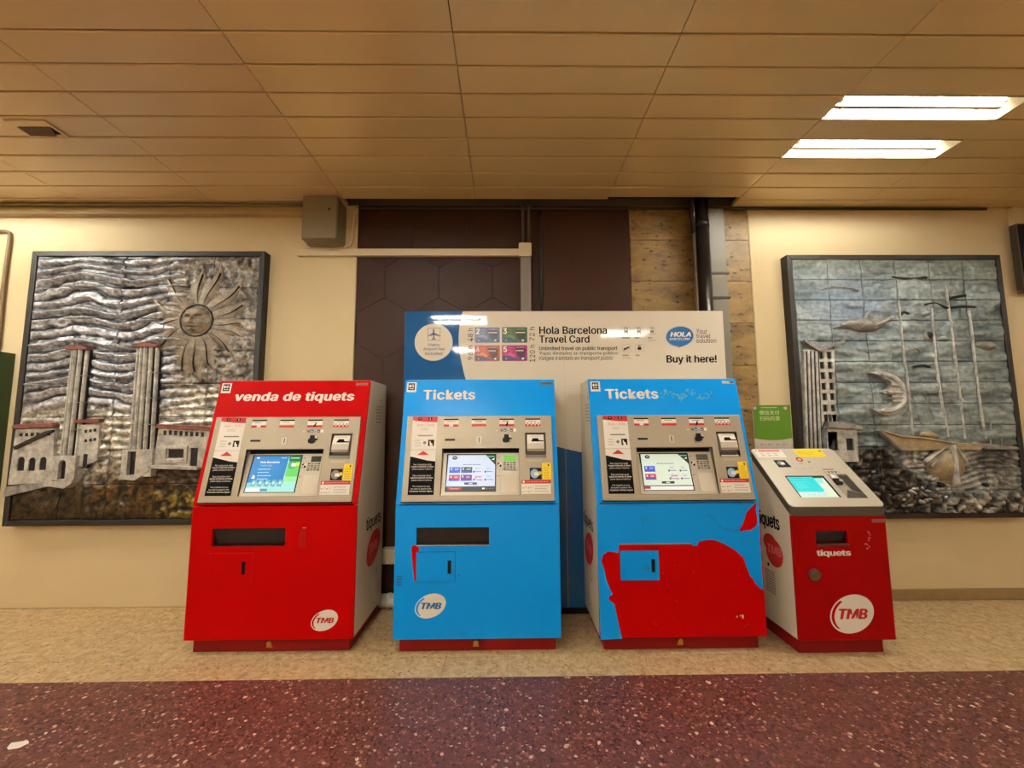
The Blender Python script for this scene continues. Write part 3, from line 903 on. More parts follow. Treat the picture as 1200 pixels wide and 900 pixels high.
# ---- right relief: crescent moon, boats, column
def moon_relief():
    cx, zb = 3.14, 0.62
    t = empty('moon_relief', (cx, YW, zb))
    tag(t, 'framed clay relief with a crescent moon and boats, right of the ticket kiosk', 'relief')
    TF_ = lambda a, b, n: Vector((a - cx, -n, b - zb))
    T = lambda a, b, n: Vector((a - cx, -n - 0.026, b - zb))
    x0, x1, z0, z1 = 2.268, 4.022, 0.623, 2.709
    frame_bars(t, TF_, x0, x1, z0, z1, 0.042, 0.078, FRAME)
    MB().slab(R4(x0 + 0.02, x1 - 0.02, z0 + 0.02, z1 - 0.02), 0.0, 0.028, TF_, DARKCLAY).build('backing', t)
    ix0, ix1, iz0, iz1 = x0 + 0.043, x1 - 0.043, z0 + 0.043, z1 - 0.043
    seaz = (3.282,1.150)[1]
    rx, rz = (2.773,1.128)
    def hf(X, Z):
        nb = fbm(X * 7, Z * 7, 33); nf = fbm(X * 24, Z * 24, 41); ns = fbm(X * 5, Z * 16, 51)
        rock = 1 - sst(-0.05, 0.05, Z - (rz + 0.03 - 0.80 * np.clip(X - rx - 0.12, 0, 0.45) + 0.14 * (nb - 0.5)))
        sea = (1 - sst(seaz - 0.03, seaz + 0.05, Z)) * (1 - rock)
        foam = (0.5 + 0.5 * np.sin(Z * 2 * np.pi / 0.04 + 5.0 * np.sin(X * 11 + 3 * nb) + 9 * nb)) ** 1.3
        H = (1 - rock) * (1 - sea) * (0.028 * ns + 0.008 * nf) + sea * (0.008 * foam + 0.022 * nf) + rock * (0.05 * nf ** 1.4 + 0.02 * nb)
        sky1, sky2 = linc(150, 162, 162), linc(84, 96, 98)
        blue = linc(128, 146, 172)
        c = sky2 + (sky1 - sky2) * np.clip(ns * 2.4 - 0.7, 0, 1)[..., None]
        bl = np.exp(-((X - 2.75) / 0.35) ** 2 - ((Z - 2.3) / 0.22) ** 2)
        c = c + (blue - c) * (0.7 * bl)[..., None]
        gr = sst(2.5, 2.65, Z)
        c = c + (linc(96, 104, 92) - c) * (0.5 * gr)[..., None]
        s_ = linc(84, 88, 88) + (linc(186, 184, 176) - linc(84, 88, 88)) * np.clip(foam * 0.5 + 1.6 * nf - 0.6, 0, 1)[..., None]
        c = c + (s_ - c) * sea[..., None]
        r_ = linc(12, 10, 8) + (linc(120, 108, 92) - linc(12, 10, 8)) * np.clip(nf * 3.4 - 1.85, 0, 1)[..., None]
        c = c + (r_ - c) * rock[..., None]
        lowr = (1 - sst(0.72, 0.86, Z)) * sst(3.2, 3.4, X)
        w_ = linc(40, 36, 32) + (linc(180, 172, 160) - linc(40, 36, 32)) * np.clip(nf * 3.2 - 1.3, 0, 1)[..., None]
        c = c + (w_ - c) * lowr[..., None]
        H = H + lowr * 0.025 * nf
        dk = np.exp(-((X - 3.78) / 0.16) ** 2 - ((Z - 1.07) / 0.12) ** 2)
        c = c * (1 - 0.75 * np.clip(dk * 1.4, 0, 1))[..., None]
        return H, c
    heightfield_tiles(t, T, ix0, ix1, iz0, iz1, 6, 12, 0.0085, hf, GLAZE2)
    # winged bird / cloud
    up_ = curve_pts([((2.574,2.101), (2.696,2.161), (2.802,2.188), (2.866,2.174), (2.934,2.201), (2.998,2.187), (3.091,2.206))][0], 5)
    lo_ = curve_pts([((3.091,2.206), (3.018,2.127), (2.935,2.074), (2.818,2.069), (2.703,2.088), (2.574,2.101))][0], 5)
    mb = MB(); puffy(mb, up_ + lo_[1:-1], 0.035, 0.10, T, SILVER2); mb.build('bird', t, smooth=True)
    mb = MB(); ribbon(mb, curve_pts([((2.640,2.122), (2.785,2.143), (2.861,2.116), (2.968,2.143), (3.063,2.190))][0], 6), 0.012, 0.075, 0.02, T, SILVER, 5)
    ribbon(mb, curve_pts([((2.866,2.174), (2.878,2.214), (2.904,2.240))][0], 4), 0.012, 0.04, 0.03, T, SILVER2, 5); mb.build('bird_wing', t, smooth=True)
    # crescent moon with a profile
    outer = curve_pts([((2.828,1.743), (2.944,1.748), (3.044,1.711), (3.101,1.642), (3.113,1.553), (3.080,1.477), (3.016,1.427), (2.926,1.412), (2.823,1.460))][0], 6)
    inner = curve_pts([((2.823,1.460), (2.917,1.457), (2.962,1.472), (2.975,1.503), (3.008,1.528), (2.968,1.536), (3.022,1.561), (2.936,1.574), (2.923,1.599), (2.970,1.609), (3.004,1.642), (2.991,1.668), (2.957,1.691), (2.916,1.719), (2.828,1.743))][0], 4)
    mp_ = outer + inner[1:-1]
    mb = MB()
    mb.slab(mp_, 0.03, 0.085, T, SILVER)
    mo = mb.build('crescent_moon', t, bevel=0.012)
    mb = MB(); ribbon(mb, curve_pts([((2.917,1.732), (3.017,1.696), (3.075,1.634), (3.088,1.553), (3.056,1.490), (2.985,1.447), (2.878,1.443))][0], 6), [0.006] + [0.022] * 34 + [0.006] * 2, 0.08, 0.022, T, SILVER, 6)
    mb.build('moon_ridge', mo, smooth=True)
    mb = MB()
    for pts in (((2.978,1.642), (3.087,1.629)), ((2.947,1.584), (3.100,1.578)), ((2.977,1.548), (3.097,1.548)), ((2.981,1.513), (3.084,1.512))):
        ribbon(mb, [pts[0], pts[1]], [0.016, 0.004], 0.084, [0.022, 0.012], T, SILVER, 5)
    mb.build('moon_features', mo, smooth=True)
    # blobs: ring, fish, small birds
    mb = MB(); puffy(mb, ellipse(*(3.356,2.034), 0.032, 0.045, 10, 20), 0.035, 0.065, T, SILVER2)
    puffy(mb, ellipse(*(3.362,2.042), 0.02, 0.03, 10, 16), 0.055, 0.08, T, DARKCLAY); mb.build('dark_disc', t, smooth=True)
    mb = MB(); puffy(mb, ellipse(*(3.817,1.960), 0.085, 0.038, -6, 26), 0.035, 0.085, T, SILVER2); mb.build('fish_shape', t, smooth=True)
    for pts in ([((3.349,2.293), (3.442,2.306), (3.525,2.274), (3.556,2.268), (3.663,2.279), (3.767,2.273))], [((3.206,1.783), (3.285,1.803), (3.349,1.790))], [((3.151,2.200), (3.185,2.232), (3.223,2.221))], [((3.207,1.925), (3.247,1.938), (3.284,1.920))], [((3.565,2.345), (3.632,2.359), (3.699,2.369))], [((2.521,2.419), (2.627,2.440), (2.758,2.434), (2.835,2.413))], [((3.109,2.525), (3.239,2.509), (3.399,2.520))]):
        mb = MB(); ribbon(mb, curve_pts(pts[0], 5), 0.012, 0.036, 0.022, T, SILVER2 if random.random() < .5 else DARKCLAY, 5); mb.build('small_bird', t, smooth=True)
    # masts and rigging
    for pts in ([((3.148,2.333), (3.146,1.964), (3.157,1.680), (3.155,1.251))], [((3.412,2.266), (3.400,1.834), (3.411,1.526), (3.436,1.237))], [((3.545,2.452), (3.555,2.015), (3.561,1.653), (3.564,1.223))], [((3.712,2.247), (3.716,1.963), (3.710,1.601), (3.727,1.223))]):
        mb = MB(); ribbon(mb, pts[0], 0.007, 0.040, 0.022, T, SILVER, 6); mb.build('mast', t, smooth=True)
    mb = MB()
    for pts in (((3.149,1.731), (3.244,1.275)), ((3.262,1.705), (3.348,1.300)), ((3.569,1.679), (3.652,1.273)), ((3.275,1.578), (3.483,1.602)), ((3.578,1.525), (3.732,1.525)), ((3.586,1.374), (3.913,1.322)), ((3.706,1.298), (3.961,1.296)), ((3.791,1.373), (3.767,1.172)), ((3.868,1.372), (3.857,1.172))):
        ribbon(mb, [pts[0], pts[1]], 0.004, 0.036, 0.016, T, SILVER2, 4)
    mb.build('rigging', t)
    # boats
    side_ = [((2.871,1.292), (2.902,1.292), (3.025,1.251), (3.214,1.235), (3.451,1.189), (3.642,1.193), (3.691,1.173), (3.636,1.136), (3.433,1.145), (3.204,1.136), (3.027,1.137), (2.991,1.164))][0]
    mb = MB(); mb.slab(side_, 0.03, 0.085, T, HULL); bo = mb.build('side_boat', t, bevel=0.008)
    mb = MB(); ribbon(mb, [((2.876,1.287), (2.945,1.214), (3.022,1.139))][0], 0.014, 0.08, 0.025, T, SILVER2, 5); mb.build('prow', bo, smooth=True)
    mb = MB(); ribbon(mb, [((2.901,1.284), (3.025,1.246), (3.214,1.230), (3.451,1.189))][0], 0.010, 0.083, 0.018, T, HULL, 5); mb.build('gunwale', bo, smooth=True)
    mb = MB(); puffy(mb, curve_pts([((3.213,1.275), (3.296,1.285), (3.355,1.240), (3.289,1.220), (3.215,1.245), (3.213,1.275))][0], 4)[:-1], 0.04, 0.10, T, HULL); mb.build('cabin', bo, smooth=True)
    mb = MB(); mb.slab([((3.642,1.193), (3.945,1.162), (3.962,1.139), (3.687,1.143))][0], 0.03, 0.075, T, SILVER2); mb.build('far_boat', t, bevel=0.006)
    bow = curve_pts([((3.221,1.052), (3.331,1.138), (3.406,1.170), (3.472,1.149), (3.524,1.050), (3.531,0.976), (3.484,0.915), (3.406,0.891), (3.320,0.916), (3.262,0.965), (3.221,1.052))][0], 5)[:-1]
    mb = MB(); puffy(mb, bow, 0.035, 0.105, T, HULL, tip=(3.413,1.051)); fb = mb.build('front_boat', t, smooth=True)
    mb = MB(); ribbon(mb, [((3.407,1.184), (3.413,1.051), (3.411,0.891))][0], 0.014, 0.085, 0.04, T, SILVER, 6); mb.build('stem', fb, smooth=True)
    mb = MB(); ribbon(mb, curve_pts([((3.216,1.052), (3.317,1.125), (3.406,1.174), (3.478,1.137), (3.533,1.038))][0], 5), 0.012, 0.06, 0.03, T, SILVER, 5)
    ribbon(mb, curve_pts([((3.242,1.015), (3.326,1.096), (3.407,1.137))][0], 5), 0.007, 0.08, 0.02, T, SILVER2, 5); mb.build('bow_rail', fb, smooth=True)
    # column of windows on the left with a gull-wing roof
    (a0, b0), (a1, b1), (a2, b2), (a3, b3) = ((2.291,1.156), (2.535,1.155), (2.327,1.927), (2.575,1.927))
    mb = MB()
    holes = []
    for i, y_ in enumerate((((2.453,1.881), (2.452,1.803), (2.453,1.721), (2.454,1.637), (2.453,1.556), (2.451,1.467), (2.453,1.392)))):
        for dx in (0.0, 0.062):
            holes.append(R4(y_[0] + dx, y_[0] + dx + 0.036, y_[1] - 0.028, y_[1] + 0.026))
    mb.slab([(a0, b0 - 0.05), (a1, b1 - 0.05), (a3, b3), (a2, b2)], 0.03, 0.075, T, SILVER, holes=holes)
    co = mb.build('column', t, bevel=0.003)
    for h in holes: MB().slab(h, 0.03, 0.060, T, DARKCLAY).build('window', co)
    mb = MB()
    for k in range(4):
        q = [((2.337,1.915), (2.301,1.156)), ((2.368,1.914), (2.336,1.156)), ((2.399,1.914), (2.366,1.156)), ((2.430,1.914), (2.402,1.155))][k]
        ribbon(mb, [q[0], q[1]], 0.010, 0.073, 0.014, T, SILVER, 5)
    for q in (((2.352,1.914), (2.318,1.156)), ((2.383,1.914), (2.351,1.156)), ((2.414,1.914), (2.384,1.155)), ((2.445,1.914), (2.414,1.155))):
        mb.slab([(q[0][0] - 0.004, q[0][1]), (q[0][0] + 0.004, q[0][1]), (q[1][0] + 0.004, q[1][1]), (q[1][0] - 0.004, q[1][1])], 0.07, 0.079, T, DARKCLAY)
    mb.build('flutes', co)
    mb = MB(); mb.slab([((2.328,2.003), (2.458,1.950), (2.648,1.997), (2.646,1.976), (2.461,1.914), (2.430,1.914), (2.331,1.982))][0], 0.03, 0.10, T, SILVER2); mb.build('roof', co, bevel=0.004)
    for q in (((2.490,1.217), (2.641,1.216))):
        pass
    ol = [((2.439,1.056), (2.686,1.055), (2.692,1.303), (2.467,1.341))][0]
    (xa, za), (xb, zb4), (xc, zc), (xd, zd) = ((2.461,1.143), (2.538,1.284), (2.602,1.142), (2.661,1.233))
    hs = [R4(xa, xb, za, zb4), R4(xc, xd, zc, zd)]
    mb = MB(); mb.slab(ol, 0.03, 0.085, T, SILVER, holes=hs); ho = mb.build('house', t, bevel=0.004)
    wb = MB()
    for h in hs: wb.slab(h, 0.03, 0.068, T, DARKCLAY)
    wb.build('doorway', ho)
    mb = MB(); mb.slab([((2.455,1.317), (2.717,1.298), (2.745,1.323), (2.577,1.358), (2.469,1.364))][0], 0.03, 0.11, T, SILVER2); mb.build('roof', ho, bevel=0.004)
    # foam lumps of the sea at the foot
    for i in range(46):
        x_ = random.uniform(3.0, 3.92); z_ = random.uniform(0.70, 0.92) - 0.05 * (x_ - 3.4)
        if random.random() < 0.25: x_, z_ = random.uniform(2.4, 3.1), random.uniform(0.7, 1.0)
        mb = MB(); puffy(mb, ellipse(x_, z_, random.uniform(0.015, 0.04), random.uniform(0.01, 0.02), random.uniform(-40, 40), 9), 0.04, random.uniform(0.06, 0.085), T, random.choice([SILVER2, SILVER2, DARKCLAY, SILVER]))
        mb.build('wave_crest', t, smooth=True)
    return t
moon_relief()

# ------------------------------------------------------------------ ticket machines
ZB_, SLY, SLZ = 0.866, 0.185, 0.784
SLL = math.hypot(SLY, SLZ); vy, vz = SLY / SLL, SLZ / SLL
def TS_(u, v, n): return Vector((u, v * vy - n * vz, ZB_ + v * vz + n * vy))      # sloping upper front
def TF(u, z, n): return Vector((u, -n, z))                                       # vertical lower front
BZ = 0.020                                                                       # bezel stands this far proud
def plate_n(v): return -0.030 + (0.345 - v) / (0.345 - 0.053) * 0.040
def TP(u, v, n): return TS_(u, v, plate_n(v) + n)                                # floor of the screen recess
def TB(u, v, n): return TS_(u, v, BZ + n)

GREENLCD = mat('green_display', (92, 176, 60), 0.4, emit=0.5)
DARKLCD = mat('dark_display', (24, 30, 18), 0.3)
GREYLCD = mat('grey_display', (92, 90, 74), 0.4)
def glow(name, rgb, e=0.9): return mat('screen_' + name, tuple(c * 0.9 for c in rgb), 0.3, emit=e * 0.75, spec=0.3)

def logo(mb, cx, cz, rx, rz, tilt, n, T, body, ink, ground):
    """white oval with a swoosh cut near its edge, and the initials in slanting capitals"""
    mb.flat(ellipse(cx, cz, rx, rz, tilt), n, T, body)
    a = ellipse(cx, cz, rx * 0.93, rz * 0.93, tilt, 18, 105, 205)
    b = ellipse(cx + rx * 0.10, cz - rz * 0.05, rx * 0.90, rz * 0.92, tilt, 18, 205, 105)
    mb.flat(a + b, n + 0.0004, T, ground)
    h = rz * 0.28
    text(mb, 'TMB', cx - rx * 0.58, cx + rx * 0.70, cz - h, cz + h, n + 0.0006, T, ink, bold=0.05, shear=0.25)

# outline of the blue film that is left on the third machine, and its second torn patch
FILM = ((-0.506,0.862), (0.496,0.864), (0.491,0.730), (0.492,0.352), (0.478,0.356), (0.451,0.386), (0.433,0.419), (0.417,0.432), (0.397,0.496), (0.383,0.541), (0.333,0.586), (0.266,0.625), (0.209,0.646), (0.151,0.645), (0.113,0.634), (0.103,0.612), (0.076,0.612), (0.069,0.624), (-0.371,0.625), (-0.378,0.575), (-0.412,0.581), (-0.441,0.584), (-0.470,0.565), (-0.483,0.526), (-0.467,0.482), (-0.457,0.427), (-0.441,0.383), (-0.420,0.334), (-0.440,0.323), (-0.442,0.303), (-0.410,0.279), (-0.400,0.231), (-0.385,0.155), (-0.370,0.083), (-0.498,0.078))
TORN = ((0.474,0.861), (0.441,0.832), (0.416,0.804), (0.402,0.765), (0.389,0.737), (0.371,0.711), (0.367,0.691), (0.392,0.699), (0.439,0.701), (0.472,0.725), (0.482,0.753), (0.479,0.798), (0.476,0.832), (0.485,0.859))

def screen_panel(mb, m, S):
    """what the touch screen shows; s,t run 0..1 over the screen"""
    def q(s, t): return (S[0][0] * (1 - s) * (1 - t) + S[1][0] * s * (1 - t) + S[2][0] * s * t + S[3][0] * (1 - s) * t,
                         S[0][1] * (1 - s) * (1 - t) + S[1][1] * s * (1 - t) + S[2][1] * s * t + S[3][1] * (1 - s) * t)
    def TQ(s, t, n):
        a = q(s, t); return TP(a[0], a[1], n)
    W = glow('white', (236, 236, 238))
    if m == 1:
        mb.rect(0, 1, 0, 1, 0.001, TQ, glow('pale_aqua', (150, 214, 210)))
        mb.flat([(0, 0.26), (0.72, 0.26), (0.74, 1), (0, 1)], 0.0014, TQ, glow('azure', (26, 120, 190)))
        mb.flat([(0, 0.12), (0.64, 0.30), (0.0, 0.30)], 0.0012, TQ, glow('light_aqua', (110, 190, 214)))
        mb.flat([(0.76, 0.84), (1, 0.84), (1, 1), (0.745, 1)], 0.0014, TQ, glow('deep_green', (10, 92, 62)))
        mb.flat([(0.745, 0.42), (1, 0.42), (1, 0.84), (0.755, 0.84)], 0.0014, TQ, glow('leaf_green', (92, 190, 92)))
        mb.flat([(0.74, 0.28), (1, 0.28), (1, 0.42), (0.745, 0.42)], 0.0014, TQ, glow('pale_green', (140, 210, 150)))
        mb.flat(ellipse(0.84, 0.74, 0.09, 0.11), 0.0018, TQ, glow('green_ring', (70, 160, 110)))
        mb.rect(0.83, 0.92, 0.70, 0.79, 0.0022, TQ, W)
        mb.rect(0.92, 0.99, 0.72, 0.81, 0.0022, TQ, glow('lime', (190, 210, 70)))
        mb.rect(0.78, 0.97, 0.92, 0.955, 0.0022, TQ, glow('mint', (120, 220, 140)))
        text(mb, 'Hola Barcelona', 0.16, 0.56, 0.795, 0.855, 0.002, TQ, W, bold=0.02)
        text(mb, 'Travel card', 0.17, 0.42, 0.705, 0.765, 0.002, TQ, glow('sky', (140, 196, 232)))
        for i in range(4): bars(mb, 0.15 + 0.01 * i, 0.5 - 0.03 * (i % 2), 0.60 - 0.09 * i, 0.655 - 0.09 * i, 1, 0.002, TQ, glow('sky', (140, 196, 232)), 0.5)
        mb.rect(0.06, 0.12, 0.93, 0.97, 0.002, TQ, W); mb.rect(0.58, 0.70, 0.93, 0.96, 0.002, TQ, glow('sky', (140, 196, 232)))
        for i in range(5):
            s0 = 0.07 + i * 0.135
            mb.flat([(s0, 0.17), (s0 + 0.10, 0.14), (s0 + 0.135, 0.33), (s0 + 0.04, 0.34)], 0.0018 + 0.0002 * i, TQ, glow('card_blue', (96, 160, 186)))
            mb.flat(ellipse(s0 + 0.07, 0.25, 0.028, 0.045, 0, 12), 0.003, TQ, glow('card_pale', (170, 216, 222)))
        mb.flat([(0.06, 0.37), (0.13, 0.37), (0.12, 0.44), (0.085, 0.47)], 0.002, TQ, W)
        mb.rect(0.02, 0.30, 0.03, 0.10, 0.002, TQ, W); mb.rect(0.30, 0.45, 0.025, 0.09, 0.002, TQ, glow('button_blue', (60, 130, 184)))
    else:
        pale = glow('ice', (196, 212, 238)) if m == 2 else glow('mint_white', (206, 220, 204))
        mb.rect(0, 1, 0, 1, 0.001, TQ, glow('night', (20, 20, 24), 0.1) if m == 2 else pale)
        mb.rect(0.0, 1, 0.13, 1, 0.0013, TQ, pale)
        mb.flat([(0.80, 1.0), (1, 0.72), (1, 1)], 0.0016, TQ, glow('pine', (22, 66, 62), 0.5))
        mb.rect(0.84, 0.99, 0.945, 0.965, 0.002, TQ, glow('mint', (120, 220, 140))); mb.flat([(0.92, 0.87), (0.99, 0.91), (0.98, 0.86)], 0.002, TQ, W)
        mb.flat(ellipse(0.14, 0.92, 0.055, 0.05, 0), 0.0016, TQ, glow('night', (20, 20, 24), 0.1))
        mb.rect(0.11, 0.17, 0.915, 0.93, 0.002, TQ, W)
        bars(mb, 0.32, 0.72, 0.715, 0.745, 1, 0.0018, TQ, glow('slate', (110, 124, 160), 0.6), 0.6)
        k = 0
        for row, (ta, tb) in enumerate(((0.50, 0.66), (0.28, 0.445))):
            for c_, (sa, sb) in enumerate(((0.045, 0.27), (0.29, 0.52))):
                colr = [(70, 96, 214), (40, 70, 84), (190, 60, 90), (128, 50, 130)][k]; k += 1
                if m == 3 and c_ == 1: continue
                g_ = glow('travel_card_' + 'abcd'[k - 1], colr, 0.7)
                mb.rect(sa, sb, ta, tb, 0.0016, TQ, g_)
                mb.flat([(sa, ta), (sb, ta), (sb - 0.05, ta + 0.05), (sa, ta + 0.05)], 0.0019, TQ, glow('card_foot', (60, 90, 200), 0.7))
                text(mb, '2345'[k - 1], sa + 0.02, sa + 0.06, tb - 0.08, tb - 0.02, 0.002, TQ, W, bold=0.02)
                bars(mb, sa + 0.11, sb - 0.02, ta + 0.07, tb - 0.03, 2, 0.002, TQ, pale, 0.4)
            for sa in (0.53, 0.77):
                if row == 1 and sa == 0.53:
                    mb.flat([(0.55, 0.30), (0.62, 0.37), (0.70, 0.36), (0.74, 0.42), (0.68, 0.40), (0.60, 0.40)], 0.0016, TQ, glow('rose', (214, 120, 170), 0.8))
                    mb.rect(0.68, 0.74, 0.285, 0.32, 0.0016, TQ, glow('rose', (214, 120, 170), 0.8))
                mb.flat(ellipse(sa + 0.03, ta + 0.03, 0.02, 0.03, 0, 12), 0.0016, TQ, glow('slate_dot', (70, 90, 140), 0.6))
                bars(mb, sa + 0.06, sa + 0.20, ta + 0.01, ta + 0.05, 1, 0.0016, TQ, glow('slate', (110, 124, 160), 0.6), 0.5)
                bars(mb, sa + 0.05, sa + 0.16, ta + 0.08, tb - 0.01, 2, 0.0016, TQ, glow('mist', (160, 172, 200), 0.7), 0.35)
        mb.rect(0.37, 0.63, 0.175, 0.235, 0.0018, TQ, glow('button_dark', (46, 50, 66), 0.3)); mb.rect(0.46, 0.54, 0.19, 0.22, 0.002, TQ, pale)
        mb.rect(0.04 if m == 2 else 0.0, 0.32 if m == 2 else 0.12, 0.035, 0.10, 0.0018, TQ, glow('crimson', (176, 40, 60), 0.6))
        if m == 2:
            bars(mb, 0.08, 0.28, 0.055, 0.08, 1, 0.002, TQ, glow('pink', (220, 150, 160), 0.6), 0.7)
            mb.rect(0.74, 0.79, 0.05, 0.09, 0.002, TQ, W)
            for s0 in (0.82, 0.88, 0.94): mb.rect(s0, s0 + 0.03, 0.055, 0.08, 0.002, TQ, glow('grey', (120, 110, 120), 0.4))
        else:
            mb.rect(0.13, 1.0, 0.025, 0.09, 0.0018, TQ, W); mb.rect(0, 1, 0.10, 0.13, 0.0016, TQ, glow('grey', (120, 110, 120), 0.4))

def ticket_machine(m, cx, cy, depth, label):
    paint = RED if m == 1 else BLUE
    t = empty('ticket_machine', (cx, cy, 0))
    tag(t, label, 'ticket machine', 'large ticket machines in a row')
    hw_ = 0.50
    # white side walls, back and top
    def side(x0, x1, name='side_panel'):
        prof = [(0.012, 0.085), (depth, 0.085), (depth, 1.655), (SLY + 0.012, 1.655), (0.012, ZB_)]
        T = lambda a, b, n: Vector((n, a, b))
        return MB().slab(prof, x0, x1, T, WHITE, back=True).build(name, t, bevel=0.004)
    sl_ = side(-hw_, -hw_ + 0.02); sr_ = side(hw_ - 0.02, hw_)
    MB().box(-hw_ + 0.02, hw_ - 0.02, depth - 0.015, depth, 0.085, 1.655, WHITE).build('back_panel', t)
    MB().box(-hw_ + 0.02, hw_ - 0.02, SLY + 0.01, depth - 0.015, 1.64, 1.655, WHITE).build('top_panel', t)
    MB().box(-hw_ + 0.02, hw_ - 0.02, 0.16, 0.17, 0.085, 0.90, SOOT).build('inner_wall', t)
    pl_ = MB().box(-hw_ + 0.03, hw_ - 0.03, 0.04, depth - 0.01, 0.0, 0.085, DRED).build('plinth', t, bevel=0.006)
    lk = MB(); lk.tube([(-0.01, 0.041, 0.048), (-0.01, 0.028, 0.048)], 0.016, BRASS, 14)
    lk.box(-0.028, 0.008, 0.034, 0.041, 0.026, 0.034, BRASS)
    lk.build('plinth_lock', pl_)
    # lower front
    slot = R4(-0.370, 0.070, 0.628, 0.729)
    lowp = MB().slab(R4(-hw_, hw_, 0.085, ZB_ - 0.004), -0.02, 0.0, TF, RED if m == 3 else paint, holes=[slot], back=True)
    lp = lowp.build('lower_panel', t, bevel=0.003)
    tr = MB()
    tr.box(-0.37, 0.07, 0.02, 0.16, 0.628, 0.629, mat('tray_brown', (44, 34, 28), 0.3))
    tr.box(-0.37, 0.07, 0.16, 0.165, 0.628, 0.729, BLACK); tr.box(-0.37, 0.07, 0.02, 0.16, 0.729, 0.735, BLACK)
    tr.box(-0.376, -0.37, 0.02, 0.16, 0.628, 0.735, BLACK); tr.box(0.07, 0.076, 0.02, 0.16, 0.628, 0.735, BLACK)
    tro = tr.build('ticket_tray', t)
    MB().raw([(-0.37, 0.006, 0.727), (0.07, 0.006, 0.727), (0.07, 0.03, 0.632), (-0.37, 0.03, 0.632)], [(0, 1, 2, 3)], mat('smoked_flap', (38, 31, 28), 0.25)).build('tray_flap', tro)
    MB().box(-0.372, 0.072, -0.003, 0.02, 0.622, 0.628, mat('tray_lip_metal', (190, 176, 158), 0.3, 0.6) if m != 1 else DRED).build('tray_lip', tro)
    if m == 3:
        film = MB().slab(FILM, 0.0, 0.0012, TF, BLUE, holes=[TORN]).build('peeled_film', lp)
        film['label'] = 'torn blue vinyl film with bare red paint showing below'
    # service door
    if m == 1:
        dx0, dx1, dz0, dz1 = -0.372, -0.118, 0.412, 0.585
        sc = MB().slab(R4(0.155, 0.195, 0.615, 0.72), 0, 0.0006, TF, mat('faded_red', (170, 3, 4), 0.42, spec=0.25)); sc.build('sticker_trace', lp)
        MB().rect(0.175, 0.197, 0.728, 0.734, 0.001, TF, PINKINK).build('scratch', lp)
    else:
        dx0, dx1, dz0, dz1 = -0.367, -0.134, 0.415, 0.586
    e = 0.002
    MB().slab(R4(dx0 - e, dx1 + e, dz0 - e, dz1 + e), 0.0, 0.0013, TF, mat('door_gap_blue', (14, 52, 92), 0.6) if m != 1 else mat('door_gap_red', (150, 6, 8), 0.6)).build('door_joint', lp)
    sd = MB().slab(R4(dx0, dx1, dz0, dz1), 0.001, 0.003, TF, paint).build('service_door', lp)
    MB().slab(R4(-0.179, -0.158, 0.461, 0.537), 0.002, 0.0042, TF, BLACK).build('key_slot', sd)
    if m == 2:
        pe = MB().slab(((-0.399,0.616), (-0.382,0.630), (-0.356,0.619), (-0.352,0.591), (-0.370,0.586), (-0.368,0.418), (-0.378,0.415), (-0.389,0.500), (-0.395,0.556)), 0, 0.0008, TF, RED).build('torn_patch', lp)
        pe['label'] = 'strip of bare red paint where the blue film is torn'
        MB().rect(-0.113, -0.107, 0.448, 0.455, 0.001, TF, INK).build('screw_hole', lp)
        mk = MB(); bars(mk, -0.485, -0.452, 0.39, 0.455, 4, 0.0008, TF, mat('faded_stamp', (30, 96, 130), 0.5), 0.5); mk.build('worn_print', lp)
    lg = MB()
    if m == 1: logo(lg, 0.328, 0.193, 0.083, 0.056, 22, 0.001, TF, PAPERW, REDINK, RED)
    if m == 2: logo(lg, -0.280, 0.276, 0.096, 0.066, 22, 0.001, TF, PAPERW, mat('film_blue_print', (30, 104, 168), 0.4), BLUE)
    if m == 3:
        for (a, b, w) in (((0.324, 0.200, 0.004), (0.344, 0.205, 0.003), (0.358, 0.204, 0.006), (0.358, 0.195, 0.005))):
            lg.flat(ellipse(a, b, w, w * 1.4, 20, 9), 0.001, TF, PAPERW)
        for i in range(26):
            a, b = random.uniform(-0.28, 0.40), random.uniform(0.14, 0.52)
            lg.flat(ellipse(a, b, random.uniform(0.002, 0.012), random.uniform(0.0008, 0.0025), random.uniform(0, 180), 8), 0.001, TF, mat('scuff', (196, 40, 30), 0.5))
        gr = MB()
        for pts in (((-0.22, 0.745), (-0.225, 0.775), (-0.205, 0.785), (-0.195, 0.765)), ((0.24, 0.725), (0.29, 0.707), (0.34, 0.700), (0.36, 0.705)), ((-0.235, 0.47), (-0.215, 0.515)), ((-0.215, 0.468), (-0.20, 0.495), (-0.195, 0.47)), ((0.17, 0.80), (0.23, 0.765))):
            ribbon(gr, curve_pts(pts, 6), 0.0012, 0.0012 if pts[0][1] > 0.6 else 0.003, 0.0004, TF, mat('pen_mark', (14, 74, 120), 0.6), 2)
        gr.build('pen_scribble', lp)
    if lg.f: lg.build('logo_print', lp)
    # sloping upper front, open behind the screen
    hole = R4(-0.245, 0.272, 0.040, 0.355)
    upp = MB().slab(R4(-hw_, hw_, 0.002, SLL + 0.004), -0.02, 0.0, TS_, paint, holes=[hole], back=True)
    up_ = upp.build('upper_panel', t, bevel=0.003)
    hd = MB()
    if m == 1:
        text(hd, 'venda de tiquets', -0.385, 0.405, 0.650, 0.729, 0.001, TS_, PAPERW, bold=0.045, shear=0.1, space=1.05)
    else:
        text(hd, 'Tickets', -0.375 - (0.017 if m == 3 else 0), -0.028 - (0.010 if m == 3 else 0), 0.668, 0.739, 0.001, TS_, PAPERW, bold=0.040, space=1.07)
    hd.build('heading', up_)
